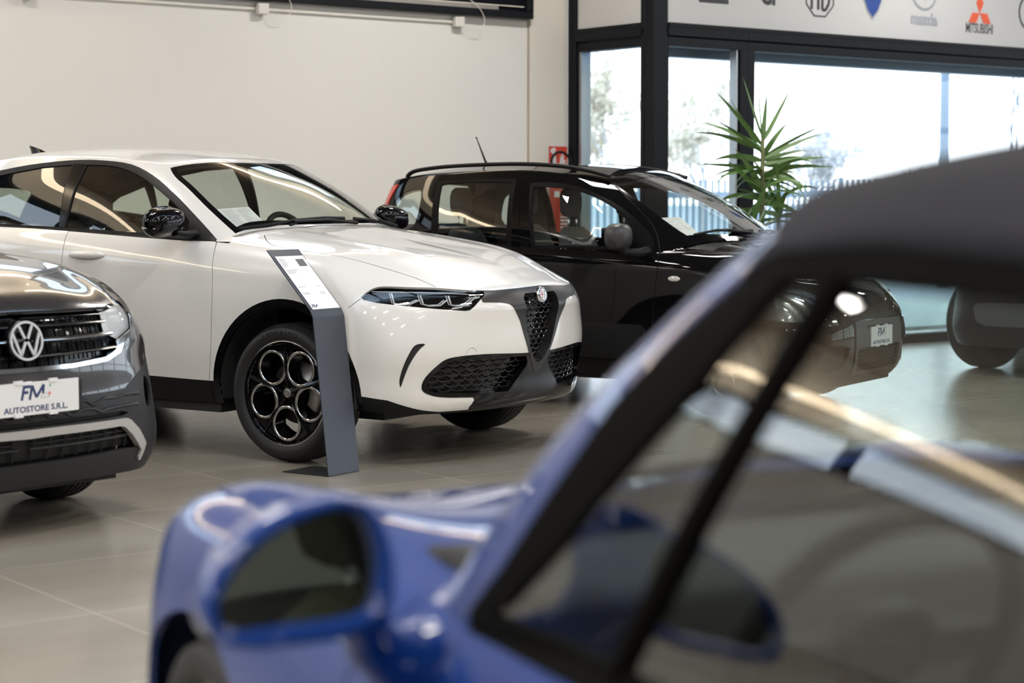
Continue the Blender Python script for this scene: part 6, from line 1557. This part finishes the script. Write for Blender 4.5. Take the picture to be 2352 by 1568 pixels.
# ================================================================= blue soft-top cabriolet in the foreground
def build_blue():
    S = Shell()
    side_x = [.25, -.05, -.70, -1.10, -1.5, -1.95, -2.45, -2.9]
    def row(front, zs, ws, rear): return front + [(x, w_, z) for x, w_, z in zip(side_x, ws, zs)] + rear
    def rr(z, w_, xe=-3.30): return [(xe + .16, w_ * .86, z), (xe + .03, w_ * .5, z), (xe, 0, z)]
    rows = [
      row([(.80, 0, .16), (.79, .25, .16), (.74, .50, .16), (.66, .66, .16), (.54, .76, .17), (.42, .81, .18)], [.19] * 8, [.83, .84, .84, .84, .85, .86, .86, .82], rr(.25, .80)),
      row([(.87, 0, .30), (.86, .25, .30), (.80, .50, .30), (.70, .68, .30), (.57, .78, .30), (.43, .83, .30)], [.31] * 8, [.875, .875, .86, .86, .87, .89, .89, .86], rr(.38, .84)),
      row([(.86, 0, .48), (.845, .25, .48), (.79, .50, .48), (.69, .67, .48), (.565, .775, .48), (.42, .83, .49)], [.50] * 8, [.88, .88, .865, .86, .87, .895, .895, .86], rr(.55, .85)),
      row([(.80, 0, .60), (.785, .25, .60), (.73, .48, .60), (.635, .65, .61), (.52, .755, .62), (.40, .81, .64)], [.66] * 8, [.87, .87, .85, .845, .86, .885, .88, .84], rr(.68, .83)),
      row([(.70, 0, .67), (.69, .25, .67), (.64, .45, .68), (.56, .61, .69), (.46, .71, .71), (.36, .77, .73)], [.775, .785, .745, .74, .745, .76, .77, .76], [.835, .835, .81, .805, .81, .84, .83, .78], rr(.80, .76, -3.25)),
      row([(.62, 0, .695), (.61, .25, .70), (.57, .43, .71), (.50, .565, .735), (.42, .65, .755), (.33, .70, .778)], [.815, .822, .805, .808, .81, .82, .84, .83], [.755, .76, .735, .745, .75, .75, .74, .70], [(-3.05, .60, .86), (-3.12, .35, .86), (-3.14, 0, .86)]),
    ]
    A, tc_, tr_ = wall(rows, 0.025)
    S.add(A, 0)
    top = A[-1]; k4 = int(np.argmin(abs(tc_ - 4))); k8 = int(np.argmin(abs(tc_ - 8)))
    base = [(-.42, 0, .885), (-.45, .35, .87), (-.57, .60, .84)] + [rows[5][8]] + rows[5][9:]
    ntop = [(-1.13, 0, 1.36), (-1.14, .28, 1.352), (-1.19, .50, 1.325), (-1.285, .62, 1.275), (-1.50, .635, 1.283), (-1.85, .635, 1.27), (-2.12, .63, 1.22), (-2.35, .63, 1.11), (-2.58, .60, .99), (-2.72, .50, .95), (-2.80, .30, .95), (-2.82, 0, .95)]
    mid = [tuple((np.array(a) + np.array(b)) / 2 + np.array([.015, 0, .02] if k < 3 else ([.013, .025, .012] if k == 3 else [0, .022, .006]))) for k, (a, b) in enumerate(zip(base, ntop))]
    q1 = [tuple(spl([a, m_, b], [1.55])[0]) for a, b, m_ in zip(base, ntop, mid)]
    G, gc, gr = wall([base, mid, q1, ntop], 0.025)
    S.add(G, 2)
    g3 = int(np.argmin(abs(gc - 3))); g8 = int(np.argmin(abs(gc - 8)))
    hoodc = spl([tuple(top[0]), (.45, 0, .745), (.20, 0, .80), (-.1, 0, .86), tuple(G[0][0])], np.linspace(0, 4, 40))
    H = coons(top[:k4 + 1], top[k4:k8 + 1], G[0][:g3 + 1], hoodc)
    n_, m_ = H.shape[:2]
    for i in range(n_):
        for j in range(m_):
            u, v = j / (m_ - 1), i / (n_ - 1)
            H[i, j, 2] += .020 * math.exp(-((u - .82) / .16) ** 2) * math.sin(math.pi * min(1, v * 1.05)) - .012 * math.exp(-((u - .45) / .2) ** 2) * math.sin(math.pi * v)
    S.add(H, 1)
    roofc = spl([tuple(G[-1][0]), (-1.30, 0, 1.39), (-1.55, 0, 1.40), (-1.9, 0, 1.37), (-2.2, 0, 1.28), (-2.5, 0, 1.15), tuple(G[-1][-1])], np.linspace(0, 6, 60))
    RF = coons(G[-1][:g3 + 1], G[-1][g3:g8 + 1], G[-1][g8:][::-1], roofc)
    n_, m_ = RF.shape[:2]
    for i in range(n_):
        for j in range(m_):
            u, v = j / (m_ - 1), i / (n_ - 1); RF[i, j, 2] += .024 * math.sin(math.pi * u) ** .7 * min(1, v * 5) * (1 - v)
    S.add(RF, 3)
    S.weld(0.003)
    return S
BLUE_POSE = (.286, 3.389, 115.0)
#PARTS

def make_blue():
    S = build_blue()
    t = empty('cabriolet_car', (BLUE_POSE[0], BLUE_POSE[1], 0), R(BLUE_POSE[2]))
    tag(t, 'blurred blue soft-top cabriolet in the foreground with its left door mirror', 'car')
    BL = mat('royal_blue_car_paint', (0.003, 0.04, 0.235), 0.5, spec=.2, coat=.85)
    CV = mat('slate_canvas', (0.013, 0.013, 0.019), 0.85, bump=(500, .3, .001), spec=.2)
    SL = mat('black_rubber_seal', (0.004, 0.0038, 0.0035), 0.8, spec=.06)
    hi = lambda c: c.z > .7
    pin = [(-.880, .825), (-.916, .840), (-.956, .870), (-1.039, .932), (-1.107, .992), (-1.168, 1.045), (-1.243, 1.113), (-1.308, 1.185), (-1.351, 1.236)]
    seal = [(-.815, .79), (-.815, .815), (-.89, .875), (-.965, .950), (-1.043, 1.030), (-1.10, 1.097), (-1.192, 1.18), (-1.262, 1.232), (-1.32, 1.262)] 
    S.mark(seal + [(-1.5, 1.274), (-1.9, 1.258), (-2.12, 1.19), (-2.32, 1.06), (-2.44, .93), (-2.46, .79)], 'side', 20, lim=lambda c: c.z > .78)
    S.mark(pin + [(-1.425, 1.242), (-1.7, 1.236), (-1.9, 1.22), (-2.08, 1.13), (-2.26, 1.00), (-2.38, .88), (-2.40, .83), (-1.5, .823)], 'side', 21, only=(20,))
    S.mark([(-1.10, -.02), (-1.11, .28), (-1.15, .47), (-1.10, .55), (-.85, .63), (-.70, .655), (-.59, .58), (-.48, .33), (-.45, -.02)], 'top', 30, only=(2, 3), lim=lambda c: c.z > .84)
    S.mark([(-2.0, -.02), (-2.05, .40), (-2.2, .48), (-2.62, .44), (-2.66, -.02)], 'top', 31, only=(2, 3), lim=lambda c: c.z > .9)
    for f in S.bm.faces:
        c = f.calc_center_median()
        if f[S.lay] == 2 and c.x < -1.275 and c.z > 1.2: f[S.lay] = 3
        elif f[S.lay] == 2 and c.x < -1.9: f[S.lay] = 3
    # headlight, arches, door lines
    S.mark(smooth2([(.30, .80), (.36, .74), (.50, .62), (.62, .56), (.64, .62), (.50, .72), (.38, .78)], 2, True), 'top', 12, only=(0, 1), lim=lambda c: c.z > .60)
    for cx in (0, -2.415):
        S.mark(arch(cx, .315, .345), 'side', 99, only=(0,), lim=lambda c: c.y > .5)
    S.mark([(-.40, .1), (-.40, .22), (-2.0, .22), (-2.0, .1)], 'side', 14, only=(0,)); S.mark([(-.01, .40), (.62, .38), (.66, .30), (.60, .22), (-.01, .22)], 'front', 14, only=(0,), lim=lambda c: c.x > .3)
    for d in ([(-.66, .80), (-.62, .70), (-.62, .24), (-1.75, .24), (-1.80, .45), (-1.86, .70), (-1.84, .80)],): S.strip(smooth2(d, 1), 'side', .005, 40, only=(0,))
    S.strip(smooth2([(-.44, .45), (-.40, .62), (-.30, .66), (.1, .66), (.30, .63), (.42, .55)], 2), 'top', .005, 40, only=(0, 1), lim=lambda c: c.z > .65)
    S.part('body', (0, 1, 2), BL, t, join=True); S.part('soft_top', 3, CV, t, join=True, off=.004, skirt=.012)
    S.part('shut_line', 40, M_GAP, t, join=True, off=-.006, skirt=0)
    S.part('window_seal', 20, SL, t, off=.001, skirt=.02)
    S.part('side_window', 21, glass('cabrio_glass', (0.74, 0.80, 0.76), refl=1.7, base=0.01), t, off=-.006, skirt=0)
    S.part('windscreen', 30, glass('cabrio_screen', (0.84, 0.90, 0.88), refl=1.0, base=0.0), t, join=True, off=-.002, skirt=0)
    S.part('rear_screen', 31, MATS['cabrio_screen'], t, join=True, off=-.002, skirt=0)
    S.part('roof_lining', (2, 3), M_INT, t, join=True, off=-.025, skirt=0)
    S.part('headlight', 12, mat('lamp_reflector', (.30, .30, .31), .18, metal=.9), t, off=-.004, skirt=0); S.part('lower_trim', 14, M_BLKP, t, join=True)
    # quarter window divider
    for s_ in (1, -1):
        pts = []
        for x, z in [(-1.436, 1.242), (-1.397, 1.162), (-1.332, 1.047), (-1.242, .911), (-1.175, .812)]:
            p = S.ray(x, z, 'side'); pts.append((p.x, s_ * (p.y - .008), p.z))
        mb = MB(); mb.tube([tuple(p) for p in spl(pts, np.linspace(0, 4, 17))], 0.0175, 10, flat=1.0); mb.build('window_divider', SL, t, auto=60)
    # wheels
    for x in (0, -2.415):
        for s_ in (1, -1):
            w_ = empty('wheel'); w_.parent = t; w_.location = (x, s_ * .745, .315)
            if s_ < 0: w_.rotation_euler = (0, 0, math.pi)
            mb = MB(); tyre(mb, .315, .225, .215, 4); mb.build('tyre', M_TYRE, w_)
            mb = MB(); mb.lathe([(0, .05), (.05, .05), (.08, .045), (.19, .06), (.21, .078), (.227, .088), (.227, -.08)], 48)
            for k in range(5): a = R(90 + 72 * k); mb.tube([(.04 * math.cos(a), .062, .04 * math.sin(a)), (.205 * math.cos(a), .075, .205 * math.sin(a))], [.022, .03], 8)
            mb.build('rim', M_DISC, w_, auto=40)
    for cx in (0, -2.415): well(t, cx, .315, .35, .48, .80)
    # mirror on the left (and its twin on the right)
    gl = [(1.099, .866), (1.092, .887), (1.064, .919), (1.018, .947), (.972, .961), (.94, .963), (.919, .952), (.906, .919), (.905, .886), (.916, .852), (.952, .842), (1.024, .841), (1.075, .841), (1.094, .849)]
    rg = [(1.112, .864), (1.106, .891), (1.074, .932), (1.023, .96), (.972, .972), (.932, .975), (.906, .958), (.891, .92), (.889, .885), (.899, .845), (.941, .824), (1.019, .821), (1.075, .824), (1.102, .837)]
    gl = smooth2(gl, 3, True); rg = smooth2(rg, 3, True)
    cy, cz = 1.0, .895
    for s_ in (1, -1):
        X = lambda y, dx, z=.895: -.90 + dx - .06 * (y - 1.0) + .16 * (z - .895)
        rows = [[(X(y, .006, z), s_ * y, z) for y, z in gl], [(X(y, -.012, z), s_ * (cy + (y - cy) * 1.02), cz + (z - cz) * 1.03) for y, z in gl], [(X(y, -.016, z), s_ * y, z) for y, z in rg], [(X(y, -.002, z), s_ * (cy + (y - cy) * 1.03), cz + (z - cz) * 1.03) for y, z in rg]]
        for dx, k in ((.03, 1.04), (.06, .99), (.085, .86), (.105, .66), (.117, .40), (.121, .10)):
            rows.append([(X(y, dx) , s_ * (cy + (y - cy) * k - (1 - k) * .02), cz + (z - cz) * k) for y, z in rg])
        mb = MB(); mb.grid(rows, wrap=True); mb.add(rows[-1], [tuple(range(len(rg)))], 0, True)
        mo = mb.build('door_mirror', BL, t)
        mb = MB(); mb.add([(X(y, .005, z), s_ * y, z) for y, z in gl], [tuple(range(len(gl)))]); mb.build('mirror_glass', mat('tinted_mirror', (.42, .45, .42), .01, metal=1.0), mo)
        mb = MB(); mb.tube([(-.86, s_ * .915, .855), (-.84, s_ * .895, .80), (-.81, s_ * .86, .765), (-.80, s_ * .80, .755)], [.030, .028, .032, .04], 14, flat=1.3); mb.build('mirror_stalk', BL, mo, auto=70)
    # cabin
    mb = MB(); mb.box(-2.5, .65, -.55, .55, .13, .30); mb.box(-2.0, -.40, -.80, .80, .15, .26); mb.build('underbody', M_INT, t)
    mb = MB()
    for s_ in (1, -1): mb.box(-2.3, -.55, s_ * .715 - .01, s_ * .715 + .01, .25, .79)
    mb.box(-2.30, -2.28, -.71, .71, .25, .95); mb.build('cabin_lining', M_INT, t)
    interior(t, .8, (-1.75,), dash=.83, head=1.12, seat_h=(.4, .98), front=-.62, back=-2.28, wd=.68, floor_z=.22, z_seat=.42, seatm=mat('olive_leather', (.10, .10, .065), .5))
    G = lambda x, w_, h: (x, w_, (S.ray(x, abs(w_), 'top') or Vector((0, 0, .88))).z + h)
    mb = MB(); mb.tube([G(-.60, .60, .015), G(-.50, .40, .018), G(-.45, .15, .02), G(-.43, -.1, .02)], .009, 8); mb.build('wiper', M_BLKP, t, auto=50)
    return S, t
S, tw = make_white()
sheet_on_dash(S, (-.633, 10.304, -33), [(-.686, .615), (-.606, .45), (-.425, .475), (-.511, .64)], .03, 'printed white sheet on the dashboard of the white car, under its windscreen')
SB, tb = make_black()
sheet_on_dash(SB, (1.62, 12.246, -32.1), [(-.463, .590), (-.376, .47), (-.175, .50), (-.265, .60)], .03, 'printed white sheet on the dashboard of the black hatchback, under its windscreen', small=True)
SC_, tc_ = make_blue()
